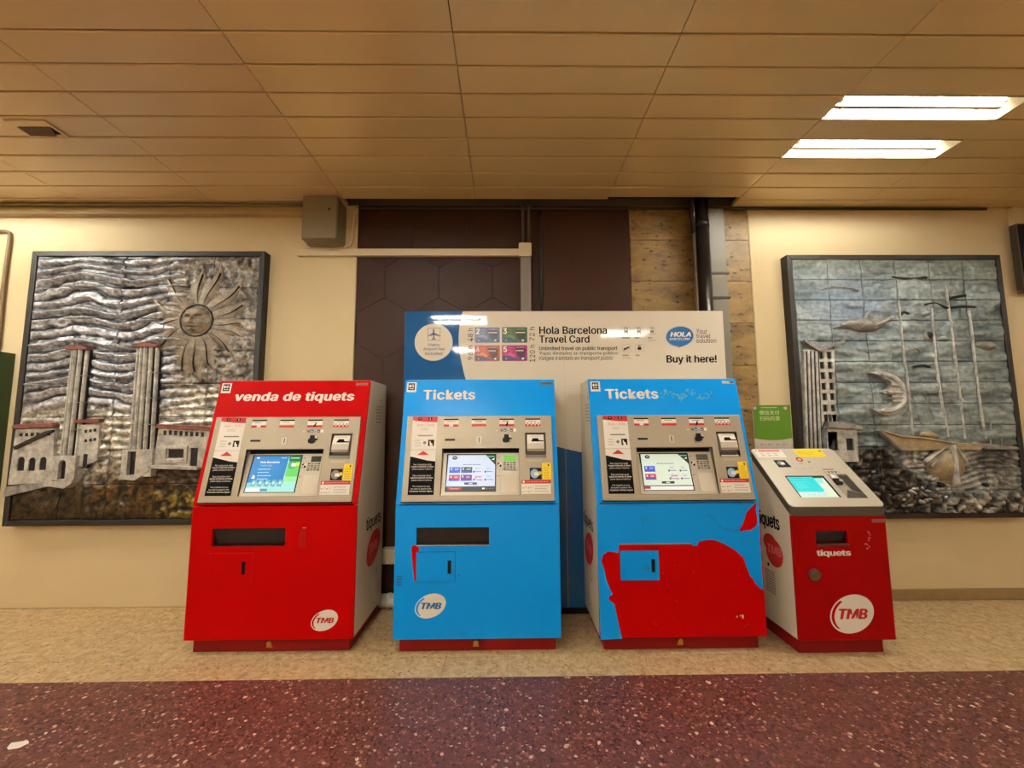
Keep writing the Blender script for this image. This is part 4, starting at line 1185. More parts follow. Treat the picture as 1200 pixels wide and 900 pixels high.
    if m == 3:
        gl = MB()
        for i in range(70):
            a = random.uniform(0, 0.34); gl.flat(ellipse(-0.02 + a, 0.695 + 0.02 * math.sin(a * 40) + random.uniform(-0.02, 0.02), random.uniform(0.004, 0.012), random.uniform(0.002, 0.006), random.uniform(0, 180), 7), 0.0008 + i * 1e-6, TS_, mat('glue_trace', (96, 168, 206), 0.35))
        go_ = gl.build('glue_trace', up_); go_['label'] = 'pale glue trace where lettering was removed'
    st = MB().rect(-0.487, -0.423, 0.722, 0.792, 0.001, TS_, PAPERW).rect(-0.477, -0.434, 0.736, 0.784, 0.0014, TS_, INK)
    st.flat(ellipse(-0.466, 0.765, 0.007, 0.011, 0, 14), 0.0018, TS_, PAPERW)
    st.slab(ellipse(-0.448, 0.766, 0.009, 0.011, 0, 16), 0.0016, 0.0018, TS_, PAPERW, holes=[ellipse(-0.448, 0.766, 0.005, 0.007, 0, 12)])
    st.rect(-0.452, -0.444, 0.764, 0.768, 0.0019, TS_, PAPERW)
    st.rect(-0.468, -0.457, 0.743, 0.749, 0.0018, TS_, PAPERW); st.rect(-0.455, -0.441, 0.743, 0.749, 0.0018, TS_, PAPERW)
    st.build('pictogram_sticker', up_)
    np_ = MB().slab(R4(0.405, 0.485, 0.772, 0.790), 0, 0.002, TS_, {1: mat('worn_plate_red', (150, 90, 80), 0.5), 2: mat('grey_plate', (104, 98, 90), 0.4, 0.4), 3: mat('pale_plate', (200, 190, 170), 0.4)}[m])
    if m == 3: np_.rect(0.455, 0.483, 0.775, 0.788, 0.0024, TS_, DSTEEL)
    np_.build('name_plate', up_)
    # steel console plate
    bz_hole = R4(-0.228, 0.257, 0.053, 0.340)
    note = R4(0.298, 0.428, 0.280, 0.438)
    bz = MB().slab(R4(-0.463, 0.470, 0.016, 0.552), 0.001, BZ, TS_, STEEL, holes=[bz_hole, note])
    bo = bz.build('console', t, bevel=0.003)
    MB().slab(R4(-0.466, 0.473, 0.012, 0.018), 0.0, BZ - 0.002, TS_, BLACK).build('console_gasket', bo)
    # screen recess
    rc = MB()
    bl, br, vb, vt = -0.228, 0.257, 0.053, 0.340
    rc.raw([TS_(bl, vb, BZ), TS_(br, vb, BZ), TS_(br, vt, BZ), TS_(bl, vt, BZ), TP(bl, vb, 0), TP(br, vb, 0), TP(br, vt, 0), TP(bl, vt, 0)], [(0, 1, 5, 4), (1, 2, 6, 5), (3, 0, 4, 7)], STEEL)
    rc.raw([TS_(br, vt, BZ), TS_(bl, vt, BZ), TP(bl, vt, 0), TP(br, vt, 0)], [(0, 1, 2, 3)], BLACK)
    rc.raw([TP(bl, vb, 0), TP(br, vb, 0), TP(br, 0.318, 0), TP(bl, 0.318, 0)], [(0, 1, 2, 3)], STEEL2)
    rc.raw([TP(bl, 0.318, 0), TP(br, 0.318, 0), TP(br, vt, 0), TP(bl, vt, 0)], [(0, 1, 2, 3)], BLACK)  # strip and top wall painted black to stand for shade in the recess
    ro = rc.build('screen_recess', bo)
    sb = MB().slab(R4(-0.203, 0.112, 0.074, 0.312), 0.0, 0.0008, TP, BLACK).build('screen_surround', ro)
    sc = MB(); screen_panel(sc, m, [(-0.198, 0.078), (0.105, 0.078), (0.105, 0.305), (-0.193, 0.305)])
    so = sc.build('touch_screen', ro)
    kp = MB().slab(rrect(0.148, 0.244, 0.203, 0.308, 0.004), 0.0, 0.004, TP, STEEL2)
    kp.rect(0.160 if m != 1 else 0.172, 0.235, 0.265, 0.302, 0.0045, TP, {1: DARKLCD, 2: GREENLCD, 3: GREYLCD}[m])
    ko = kp.build('keypad', ro)
    ks = MB()
    for i in range(4):
        for j in range(4):
            x_, z_ = 0.158 + i * 0.0205, 0.209 + j * 0.0135
            ks.slab(R4(x_, x_ + 0.015, z_, z_ + 0.009), 0.004, 0.0062, TP, GREYINK if (i + j) % 3 else DSTEEL)
    ks.build('keys', ro)
    cl = MB().flat(ellipse(0.134, 0.244, 0.012, 0.016, 0, 16), 0.0012, TP, PAPERW)
    cl.flat([(0.118, 0.246), (0.130, 0.258), (0.136, 0.252), (0.124, 0.240)], 0.0016, TP, INK); cl.flat(ellipse(0.139, 0.235, 0.007, 0.008, 0, 12), 0.0016, TP, INK)
    for z_ in (0.286, 0.228, 0.168): bars(cl, 0.118, 0.136, z_, z_ + 0.008, 1, 0.0012, TP, GREYINK, 0.6)
    cl.build('contactless_print', ro)
    MB().slab(rrect(0.148, 0.244, 0.068, 0.182, 0.003), 0.0, 0.0025, TP, mat('pale_flap', (214, 203, 182), 0.5)).build('flap', ro, bevel=0.001)
    # label on the left: red head, white body, black foot
    lb = MB().rect(-0.427, -0.268, 0.056, 0.549, 0.0006, TB, PAPERW)
    lb.flat([(-0.427, 0.549), (-0.268, 0.549), (-0.268, 0.511), (-0.33, 0.513), (-0.39, 0.519), (-0.427, 0.524)], 0.001, TB, REDINK)
    for x_, rgb in ((-0.380, OCHRE), (-0.315, PAPERW)):
        lb.flat(ellipse(x_, 0.534, 0.013, 0.011, 0, 18), 0.0013, TB, INK)
        lb.flat([(x_ - 0.005, 0.538), (x_ + 0.006, 0.538), (x_ + 0.001, 0.528)] if rgb is OCHRE else R4(x_ - 0.002, x_ + 0.002, 0.527, 0.541), 0.0016, TB, rgb)
    text(lb, 'Sos / Info', -0.398, -0.285, 0.483, 0.502, 0.001, TB, PINKINK)
    bars(lb, -0.375, -0.32, 0.455, 0.475, 2, 0.001, TB, PALEINK, 0.35, True)
    lb.rect(-0.388, -0.292, 0.420, 0.428, 0.001, TB, GREYINK)
    bars(lb, -0.405, -0.362, 0.352, 0.402, 3, 0.001, TB, PALEINK, 0.3)
    lb.flat(ellipse(-0.342, 0.378, 0.010, 0.010, 0, 14), 0.001, TB, GREYINK)
    lb.rect(-0.320, -0.282, 0.357, 0.397, 0.001, TB, INK)
    lb.flat([(-0.311, 0.388), (-0.304, 0.388), (-0.303, 0.378), (-0.292, 0.372), (-0.292, 0.357), (-0.306, 0.357), (-0.311, 0.37)], 0.0013, TB, PAPERW)
    lb.rect(-0.427, -0.268, 0.332, 0.335, 0.001, TB, PALEINK)
    lb.flat([(-0.385, 0.300), (-0.310, 0.300), (-0.347, 0.327)], 0.001, TB, REDINK)
    lb.flat([(-0.427, 0.056), (-0.268, 0.056), (-0.268, 0.260), (-0.32, 0.266), (-0.38, 0.281), (-0.427, 0.292)], 0.001, TB, INK)
    for base, (l1, l2, l3), big in ((0.205, ('Per comunicar amb', "l'Agent d'Atenció al Client", "podeu utilitzar l'interfon"), 1), (0.137, ('Para comunicar con el', 'Agente de Atención al Cliente', 'puede utilizar el interfono'), 1), (0.071, ('The interphone may', 'be used to speak to the', 'Customer Service Agent'), 2)):
        for i, s_ in enumerate((l1, l2, l3)):
            w_ = 0.070 if i == big else (0.055 if i == 0 else 0.062)
            y_ = base + 0.030 - i * 0.0145
            text(lb, s_, -0.3475 - w_, -0.3475 + w_, y_, y_ + 0.0115, 0.0013, TB, PAPERW, bold=0.025 if i == big else 0)
    lbo = lb.build('instruction_label', bo)
    if m == 1: MB().slab(R4(-0.33, -0.268, 0.549, 0.551), 0, 0.001, TB, PAPERW).build('label_edge', bo)
    # four small headings along the top
    for i, (xa, xb) in enumerate(((-0.226, -0.132), (-0.047, 0.048), (0.132, 0.228), (0.300, 0.397))):
        s_ = MB().rect(xa, xb, 0.482, 0.533, 0.0008, TB, PAPERW).rect(xa, xb, 0.524, 0.533, 0.0012, TB, INK).rect(xa, xb, 0.482, 0.496, 0.0012, TB, REDINK)
        bars(s_, xa + 0.02, xb - 0.02, 0.512, 0.519, 1, 0.0012, TB, GREYINK, 0.6)
        if i == 0: s_.flat([(xa + 0.035, 0.484), (xa + 0.06, 0.484), (xa + 0.06, 0.498), (xa + 0.035, 0.502)], 0.0016, TB, PAPERW)
        if i == 1:
            for k in range(7): s_.rect(xa + 0.008 + k * 0.012, xa + 0.015 + k * 0.012, 0.497, 0.501, 0.0016, TB, OCHRE)
        if i == 2: s_.flat([(xa + 0.038, 0.484), (xa + 0.052, 0.484), (xa + 0.058, 0.51), (xa + 0.05, 0.51)], 0.0016, TB, INK)
        if i == 3:
            for k in range(4):
                s_.flat([(xa + 0.01 + k * 0.023, 0.494), (xa + 0.022 + k * 0.023, 0.494), (xa + 0.016 + k * 0.023, 0.484)], 0.0016, TB, PAPERW)
                s_.flat(ellipse(xa + 0.016 + k * 0.023, 0.502, 0.004, 0.004, 0, 8), 0.0016, TB, INK)
        s_.build('slot_heading', bo)
    # ticket slot, coin slot, card reader
    p_ = MB().slab(R4(-0.216, -0.150, 0.380, 0.432), 0, 0.001, TB, STEEL).rect(-0.214, -0.150, 0.389, 0.402, 0.0016, TB, BLACK)
    p_.build('ticket_slot', bo)
    p_ = MB().slab(rrect(-0.013, 0.018, 0.372, 0.416, 0.003), 0, 0.004, TB, STEEL2).rect(-0.0005, 0.0055, 0.378, 0.410, 0.0046, TB, BLACK)
    p_.build('coin_slot', bo, bevel=0.001)
    p_ = MB().slab([(0.156, 0.380), (0.176, 0.376), (0.196, 0.384), (0.196, 0.398), (0.212, 0.400), (0.212, 0.406), (0.196, 0.408), (0.190, 0.428), (0.164, 0.428), (0.162, 0.408), (0.152, 0.400)], 0, 0.010, TB, BLACK)
    p_.build('card_reader', bo, bevel=0.002)
    p_ = MB().slab(R4(0.190, 0.207, 0.406, 0.424), 0, 0.006, TB, STEEL2); p_.build('reader_lip', bo, bevel=0.001)
    lg = MB()
    for i, (xa, mm) in enumerate(((0.108, mat('sand_print', (196, 160, 110), 0.5)), (0.138, GREYINK), (0.160, BLUEINK), (0.182, PALEINK), (0.200, mat('plum_print', (120, 70, 100), 0.5)), (0.222, PAPERW))):
        lg.rect(xa, xa + 0.018, 0.447, 0.466, 0.0008, TB, mm)
        bars(lg, xa + 0.002, xa + 0.016, 0.450, 0.457, 1, 0.0012, TB, INK if i in (1, 3) else PAPERW, 0.5)
    lg.build('card_marks', bo)
    # bank note acceptor standing in its dark well
    nb = MB()
    nl, nr, n0, n1 = 0.298, 0.428, 0.280, 0.438
    for q in ([(nl, n0), (nr, n0)], [(nr, n0), (nr, n1)], [(nr, n1), (nl, n1)], [(nl, n1), (nl, n0)]):
        nb.raw([TS_(q[0][0], q[0][1], BZ), TS_(q[1][0], q[1][1], BZ), TS_(q[1][0], q[1][1], -0.004), TS_(q[0][0], q[0][1], -0.004)], [(0, 1, 2, 3)], DSTEEL)
    nb.rect(nl, nr, n0, n1, 0.0015, TS_, mat('note_well', (58, 51, 44), 0.5))
    no = nb.build('note_acceptor', bo)
    mo = MB(); xa, xb = 0.309, 0.417
    mo.raw([TS_(xa, 0.312, 0.0), TS_(xb, 0.312, 0.0), TS_(xb, 0.322, 0.034), TS_(xa, 0.322, 0.034), TS_(xa, 0.372, 0.030), TS_(xb, 0.372, 0.030), TS_(xb, 0.430, 0.008), TS_(xa, 0.430, 0.008), TS_(xa, 0.430, 0.0), TS_(xb, 0.430, 0.0)],
           [(0, 1, 2, 3), (3, 2, 5, 4), (4, 5, 6, 7), (7, 6, 9, 8), (0, 3, 4, 7, 8), (1, 9, 6, 5, 2)], STEEL2)
    mo.build('bill_mouth', no, bevel=0.001)
    # printed card on its upper face
    def TN(u, v, n): return TS_(u, 0.372 + v * 0.058, 0.030 - v * 0.022 + 0.0006 + n)
    pr = MB().rect(xa + 0.002, xb - 0.002, -0.02, 0.98, 0, TN, PAPERW)
    pr.flat([(0.335, 0.14), (0.415, 0.14), (0.415, 0.26), (0.385, 0.3), (0.378, 0.55), (0.345, 0.55)], 0.0004, TN, INK)
    bars(pr, 0.325, 0.40, 0.72, 0.82, 1, 0.0004, TN, PALEINK, 0.4)
    pr.build('note_card', no)
    MB().slab(R4(xa, xb, 0.328, 0.333), 0.030, 0.036, TS_, DSTEEL).build('mouth_line', no)
    if m == 3:
        MB().slab([(0.305, 0.283), (0.428, 0.283), (0.405, 0.292), (0.398, 0.289), (0.305, 0.289)], BZ, BZ + 0.002, TS_, PAPERW).build('paper_scrap', no)
    else:
        MB().slab(R4(nl, nr, 0.2805, 0.298), BZ - 0.004, BZ - 0.001, TS_, GREYINK).build('well_sill', no)
    MB().slab(R4(0.312, 0.402, 0.256, 0.266), 0, 0.0006, TB, mat('plate_tan', (186, 172, 146), 0.5)).build('braille_strip', bo)
    # contactless sticker, yellow and red notices
    cs = MB().rect(0.322, 0.395, 0.145, 0.216, 0.0006, TB, BLACK)
    cs.flat(ellipse(0.352, 0.180, 0.026, 0.028, 0, 24), 0.0010, TB, GREYINK if m == 1 else mat('pale_blue_print', (150, 184, 214), 0.5))
    cs.rect(0.350, 0.380, 0.168, 0.188, 0.0014, TB, PAPERW); cs.flat(ellipse(0.386, 0.184, 0.011, 0.011, 0, 14), 0.0018, TB, YELLOW)
    cs.build('contactless_sticker', bo)
    ye = MB().rect(0.401, 0.455, 0.144, 0.247, 0.0010, TB, YELLOW); bars(ye, 0.408, 0.447, 0.152, 0.225, 7, 0.0014, TB, OCHRE, 0.35)
    ye.flat(ellipse(0.440, 0.232, 0.005, 0.006, 0, 12), 0.0016, TB, INK); ye.build('yellow_notice', bo)
    rn = MB().rect(0.270, 0.450, 0.058, 0.142, 0.0006, TB, PAPERW).rect(0.270, 0.450, 0.120, 0.142, 0.0010, TB, REDINK)
    rn.flat(ellipse(0.283, 0.131, 0.007, 0.008, 0, 14), 0.0014, TB, PAPERW); bars(rn, 0.297, 0.442, 0.126, 0.136, 1, 0.0014, TB, PINKINK, 0.7)
    for x_ in (0.279, 0.312):
        for z_ in (0.070, 0.094):
            rn.flat(ellipse(x_, z_, 0.004, 0.004, 0, 8), 0.001, TB, GREYINK); bars(rn, x_ + 0.008, x_ + 0.026, z_ - 0.003, z_ + 0.009, 2, 0.001, TB, PALEINK, 0.4)
    bars(rn, 0.352, 0.440, 0.066, 0.112, 3, 0.001, TB, PALEINK, 0.35); rn.build('red_notice', bo)
    # side wall print and vents
    vis = sr_ if m == 1 else sl_
    sgn = 1 if m == 1 else -1
    def TX(a, b, n): return Vector((sgn * (hw_ + n), a if m == 1 else 0.63 - a, b))
    sp = MB()
    text(sp, 'tiquets', 0.180, 0.500, 0.640, 0.745, 0.001, TX, INK, bold=0.02)
    sp.flat(ellipse(0.345, 0.520, 0.150, 0.100, 25), 0.001, TX, REDINK)
    text(sp, 'TMB', 0.255, 0.435, 0.495, 0.555, 0.0014, TX, PINKINK, bold=0.042, shear=0.2)
    sp.build('side_print', vis)
    for zc, nm in ((1.43, 'upper'), (0.245, 'lower')):
        vn = MB()
        for i in range(3):
            for j in range(6): vn.slab(R4(0.34 + i * 0.04, 0.358 + i * 0.04, zc - 0.06 + j * 0.022, zc - 0.053 + j * 0.022), 0, 0.0012, TX, DSTEEL if nm == 'upper' else PAPERW)
        vn.flat(ellipse(0.42, zc + 0.10, 0.008, 0.008, 0, 10), 0.0012, TX, INK)
        vn.build('side_vent', vis)
    return t

ticket_machine(1, -1.422, 2.627, 0.56, 'red ticket machine with a venda de tiquets heading, standing nearest the sun relief')
ticket_machine(2, -0.1815, 2.610, 0.485, 'blue ticket machine whose blue front is still whole, right of the red machine')
ticket_machine(3, 1.048, 2.602, 0.49, 'blue ticket machine with blue film torn to red on its lower front')

# ------------------------------------------------------------------ small kiosk with a slanting top
def kiosk():
    cx, cy = 1.975, 2.535
    t = empty('ticket_kiosk', (cx, cy, 0))
    tag(t, 'small red and white ticket kiosk with a slanting steel top, below the green sign', 'ticket kiosk')
    h = 0.279
    ty0, tz0, ty1, tz1 = -0.005, 0.850, 0.385, 1.172
    L = math.hypot(ty1 - ty0, tz1 - tz0); ky, kz = (ty1 - ty0) / L, (tz1 - tz0) / L
    def TT(u, v, n):
        v = 1.02 * (v - 0.036)
        return Vector((u, ty0 + v * ky - n * kz, tz0 + v * kz + n * ky))
    def TDn(u, v, n): return TT(u, v, 0) + Vector((0, 0, n))
    def TFr(u, z, n): return Vector((u, -n, z))
    MB().box(-h + 0.02, h - 0.03, 0.045, 0.38, 0, 0.088, DRED).build('plinth', t, bevel=0.006)
    prof = [(0.02, 0.088), (0.39, 0.088), (0.39, 1.118), (0.02, 0.808)]
    for (xa, xb) in ((-h, -h + 0.02), (h - 0.02, h)):
        sp_ = MB().slab(prof, xa, xb, lambda a, b, n: Vector((n, a, b)), WHITE, back=True).build('side_panel', t, bevel=0.004)
        if xa < 0: left = sp_
    MB().box(-h + 0.02, h - 0.02, 0.375, 0.39, 0.088, 1.12, WHITE).build('back_panel', t)
    slot = R4(-0.137, 0.053, 0.633, 0.707)
    fp = MB().slab(R4(-h, h + 0.012, 0.089, 0.797), -0.022, 0.0, TFr, mat('kiosk_red', (156, 3, 4), 0.42, noise=(3, 0.25, (142, 2, 3), (1, 1, 1)), spec=0.1), holes=[slot], back=True).build('front_panel', t, bevel=0.006)
    tr = MB().box(-0.137, 0.053, 0.022, 0.10, 0.626, 0.633, BLACK).box(-0.137, 0.053, 0.08, 0.085, 0.626, 0.72, BLACK).box(-0.137, 0.053, 0.022, 0.10, 0.707, 0.713, BLACK)
    tr.box(-0.143, -0.137, 0.022, 0.1, 0.626, 0.713, BLACK); tr.box(0.053, 0.059, 0.022, 0.1, 0.626, 0.713, BLACK)
    tro = tr.build('ticket_tray', t)
    MB().raw([(-0.135, 0.008, 0.705), (0.051, 0.008, 0.705), (0.051, 0.03, 0.634), (-0.135, 0.03, 0.634)], [(0, 1, 2, 3)], mat('smoked_flap', (38, 31, 28), 0.25)).build('tray_flap', tro)
    MB().box(-0.139, 0.055, -0.004, 0.02, 0.622, 0.632, DSTEEL).build('tray_lip', tro)
    kb = MB().tube([(-0.168, 0.0, 0.461), (-0.168, -0.012, 0.461)], 0.033, mat('knob_metal', (120, 110, 94), 0.35, 0.6), 28); kb.tube([(-0.168, -0.012, 0.461), (-0.168, -0.016, 0.461)], 0.02, mat('knob_metal', (120, 110, 94), 0.35, 0.6), 20)
    kb.build('lock_knob', t)
    pr = MB()
    (xa, za), (xb, zb_) = ((-0.144,0.558), (0.063,0.602))
    text(pr, 'tiquets', xa, xb, za, zb_, 0.001, TFr, PAPERW, bold=0.045)
    (lx, lz), = ((0.039,0.238),)
    pr.build('lettering', fp); pr = MB()
    logo(pr, lx, lz, 0.135, 0.104, 22, 0.001, TFr, PAPERW, REDINK, RED)
    pr.build('logo_print', fp)
    rs = MB()
    for q in (((0.177,0.702), (0.184,0.695), (0.186,0.685), (0.181,0.669), (0.176,0.655), (0.167,0.628), (0.177,0.617), (0.163,0.607), (0.156,0.633))):
        rs.flat(ellipse(q[0], q[1], random.uniform(0.004, 0.009), random.uniform(0.003, 0.005), random.uniform(0, 180), 7), 0.0008, TFr, mat('paper_residue', (206, 140, 128), 0.7))
    rs.build('sticker_residue', fp)
    MB().slab(R4(0.205, 0.290, 0.757, 0.777), 0, 0.0015, TFr, mat('worn_plate_red', (150, 90, 80), 0.5)).build('name_plate', fp)
    # top: dark rim carrying the brushed plate
    w0, w1, v0, v1 = -0.283, 0.294, 0.037, 0.530
    rim = MB().slab(rrect(w0, w1, v0 - 0.001, v1 + 0.001, 0.03, 5), -0.053, -0.002, TDn, mat('rim_grey', (84, 76, 66), 0.45, 0.2), back=True).build('rim', t)
    scr = R4(-0.180, 0.076, 0.107, 0.281)
    rd = R4(0.104, 0.232, 0.098, 0.292)
    tp = MB().slab(rrect(w0, w1, v0, v1, 0.03, 5), -0.003, 0.004, TT, STEEL2, holes=[scr, rd]).build('top_plate', t, bevel=0.0015)
    sc = MB().rect(-0.180, 0.076, 0.107, 0.281, -0.0005, TT, BLACK)
    sc.rect(-0.170, 0.062, 0.109, 0.274, 0.0003, TT, glow('mint_white', (206, 220, 204)))
    tq = glow('turquoise', (44, 196, 204))
    sc.flat([(-0.170, 0.150), (-0.01, 0.150), (0.005, 0.165), (-0.005, 0.274), (-0.170, 0.274)], 0.0008, TT, tq)
    sc.flat([(-0.005, 0.262), (0.060, 0.262), (0.060, 0.274), (-0.005, 0.274)], 0.001, TT, glow('deep_green', (10, 92, 62)))
    sc.flat([(-0.002, 0.22), (0.04, 0.22), (0.05, 0.262), (-0.004, 0.262)], 0.0008, TT, glow('pale_aqua', (150, 214, 210)))
    for i in range(4): bars(sc, -0.15, -0.06, 0.225 - 0.016 * i, 0.235 - 0.016 * i, 1, 0.0012, TT, glow('aqua_line', (110, 214, 220)), 0.5)
    text(sc, 'Hola Barcelona', -0.155, -0.05, 0.246, 0.258, 0.0012, TT, glow('aqua_line', (110, 214, 220)))
    for i in range(5):
        sc.flat([(-0.16 + i * 0.032, 0.118), (-0.135 + i * 0.032, 0.116), (-0.128 + i * 0.032, 0.15), (-0.15 + i * 0.032, 0.152)], 0.001 + i * 1e-4, TT, glow('card_pale', (170, 216, 222)))
    sc.build('touch_screen', tp)
    wl = MB()
    for q in ([rd[0], rd[1]], [rd[1], rd[2]], [rd[2], rd[3]], [rd[3], rd[0]]):
        wl.raw([TT(q[0][0], q[0][1], 0.004), TT(q[1][0], q[1][1], 0.004), TT(q[1][0], q[1][1], -0.0015), TT(q[0][0], q[0][1], -0.0015)], [(0, 1, 2, 3)], STEEL)
    wl.rect(0.104, 0.232, 0.098, 0.292, -0.0012, TT, STEEL)
    wo = wl.build('reader_well', tp)
    MB().raw([TT(0.104, 0.098, 0.0), TT(0.232, 0.098, 0.0), TT(0.232, 0.13, 0.0), TT(0.15, 0.165, 0.0)], [(0, 1, 2, 3)], DSTEEL).build('well_shade_plate', wo)
    MB().raw([TT(0.168, 0.285, 0.0006), TT(0.230, 0.285, 0.0006), TT(0.230, 0.135, 0.0006), TT(0.178, 0.16, 0.0006)], [(0, 1, 2, 3)], mat('smoked_steel', (70, 64, 56), 0.4, 0.4)).build('smoked_cover', wo)
    cr = MB().slab(R4(0.112, 0.150, 0.205, 0.250), -0.001, 0.014, TT, BLACK).build('card_reader', wo, bevel=0.003)
    MB().slab(R4(0.112, 0.138, 0.255, 0.285), -0.001, 0.012, TT, PAPERW).build('reader_head', wo, bevel=0.003)
    MB().slab(R4(0.142, 0.152, 0.255, 0.285), -0.001, 0.010, TT, PAPERW).build('reader_guide', wo, bevel=0.002)
    MB().slab(R4(0.138, 0.160, 0.222, 0.236), -0.001, 0.018, TT, STEEL2).build('reader_lip', wo, bevel=0.002)
    pt = MB()
    (a0, b0), (a1, b1) = ((-0.249,0.445), (-0.055,0.475))
    pt.rect(-0.265, -0.07, 0.445, 0.520, 0.0045, TT, PAPERW); pt.rect(-0.235, -0.085, 0.500, 0.517, 0.005, TT, PINKINK)
    pt.flat(ellipse(-0.25, 0.509, 0.006, 0.007, 0, 10), 0.005, TT, PINKINK)
    for x_ in (-0.235, -0.19, -0.145): bars(pt, x_, x_ + 0.03, 0.455, 0.49, 2, 0.005, TT, PALEINK, 0.4)
    pt.build('red_notice', tp)
    ye = MB().flat(((0.009,0.523), (0.203,0.525), (0.211,0.449), (0.018,0.446)), 0.0048, TT, YELLOW)
    bars(ye, 0.03, 0.16, 0.465, 0.505, 4, 0.0052, TT, OCHRE, 0.3); ye.flat(ellipse(0.19, 0.502, 0.007, 0.006, 0, 10), 0.0054, TT, INK); ye.build('yellow_notice', tp)
    cs = MB().flat(((-0.179,0.420), (-0.101,0.420), (-0.089,0.355), (-0.175,0.354)), 0.0048, TT, BLACK)
    cc_ = (-0.143,0.391); cs.flat(ellipse(cc_[0], cc_[1], 0.024, 0.020, 0, 18), 0.0052, TT, GREYINK); cs.rect(cc_[0] - 0.002, cc_[0] + 0.024, cc_[1] - 0.012, cc_[1] + 0.008, 0.0056, TT, PAPERW); cs.build('contactless_sticker', tp)
    ic = MB(); q = (0.003,0.425)
    ic.slab(ellipse(q[0], q[1], 0.022, 0.020, 0, 22), 0.004, 0.0046, TT, REDINK, holes=[ellipse(q[0], q[1], 0.013, 0.011, 0, 16)])
    ic.build('pictogram', tp); ic = MB()
    ic.flat(ellipse(q[0] + 0.052, q[1] - 0.024, 0.007, 0.006, 0, 10), 0.0046, TT, INK)
    ic.build('pictogram', tp); ic = MB()
    for x_ in (-0.085, -0.035, 0.015): bars(ic, x_, x_ + 0.035, 0.335, 0.352, 1, 0.0046, TT, PALEINK, 0.6)
    ic.build('small_print', tp); ic = MB()
    bars(ic, -0.075, -0.03, 0.380, 0.39, 1, 0.0046, TT, PALEINK, 0.6); bars(ic, -0.02, 0.01, 0.384, 0.392, 1, 0.0046, TT, GREYINK, 0.6)
    ic.build('small_print', tp); ic = MB()
    ic.rect(0.10, 0.175, 0.330, 0.337, 0.0046, TT, DSTEEL)
    for k in range(5): ic.rect(0.098 + k * 0.022, 0.114 + k * 0.022, 0.302, 0.318, 0.0046, TT, (mat('sand_print', (196, 160, 110), 0.5), GREYINK, BLUEINK, mat('plum_print', (120, 70, 100), 0.5), PALEINK)[k])
    ic.build('card_marks', tp)
    # left side wall print
    def TX(a, b, n): return Vector((-h - n, 0.375 - a, b))
    sp = MB()
    text(sp, 'tiquets', 0.03, 0.262, 0.660, 0.775, 0.001, TX, INK, bold=0.045)
    sp.flat(ellipse(0.190, 0.530, 0.085, 0.085, 0), 0.001, TX, REDINK); sp.flat(ellipse(0.150, 0.585, 0.068, 0.055, 0), 0.0012, TX, REDINK)
    text(sp, 'TMB', 0.120, 0.262, 0.520, 0.575, 0.0016, TX, PINKINK, bold=0.045, shear=0.1)
    sp.build('side_print', left)
    vn = MB()
    for j in range(9): vn.slab(R4(0.08, 0.18, 0.27 + j * 0.016, 0.277 + j * 0.016), 0, 0.001, TX, GREYINK)
    vn.flat(ellipse(0.12, 0.44, 0.01, 0.012, 0, 10), 0.001, TX, INK); vn.build('side_vent', left)
    return t
kiosk()

# green payment sign fixed behind the kiosk
def green_sign():
    x0, x1, z0, z1 = 1.752, 2.020, 1.05, 1.480
    t = empty('green_sign', (1.886, 2.951, 1.0))
    tag(t, 'small green sign with white lettering standing up behind the small red kiosk', 'sign')
    T = lambda a, b, n: Vector((a - 1.886, -n, b - 1.0))
    G = mat('green_print', (88, 132, 36), 0.35)
    b_ = MB().slab(R4(x0, x1, z0, z1), -0.006, 0.0, T, mat('acrylic', (196, 190, 176), 0.2)); bo = b_.build('board', t)
    pr = MB(); arc = [(x0 + (x1 - x0) * s_, 1.232 + 0.014 * (2 * s_ - 1) ** 2) for s_ in np.linspace(0, 1, 13)]
    pr.flat(arc + [(x1, z1), (x0, z1)], 0.0008, T, G)
    (ax, az), (bx, bz) = ((1.796,1.412), (1.940,1.441))
    LT = mat('pale_green_print', (206, 214, 168), 0.5)
    text(pr, '微信支付', ax, bx, az, bz, 0.0014, T, LT, bold=0.012)
    (ax, az), (bx, bz) = ((1.796,1.369), (1.941,1.401))
    text(pr, '扫码购票', ax, bx, az, bz, 0.0014, T, LT)
    (ax, az), (bx, bz) = ((1.810,1.458), (1.931,1.467))
    bars(pr, ax, bx, az, bz, 1, 0.0014, T, LT, 0.4)
    for (c_, w_) in ((205, 60), (310, 55), (420, 50), (510, 60)):
        (ax, az), (bx, bz) = ((1.661,1.197), (1.662,1.207))
        xa = x0 + (c_ - 125) / 515 * (x1 - x0); pr.rect(xa, xa + 0.010, az, bz, 0.001, T, GREYINK); bars(pr, xa + 0.012, xa + w_ / 515 * (x1 - x0) * 1.3, az + 0.003, bz - 0.003, 1, 0.001, T, GREYINK, 0.7)
    pr.build('print', bo)
    for q in (((1.759,1.459), (1.978,1.457))):
        MB().tube([T(q[0], q[1], 0.0), T(q[0], q[1], 0.014)], 0.011, STEEL2, 16).build('standoff_screw', t)
    return t
green_sign()

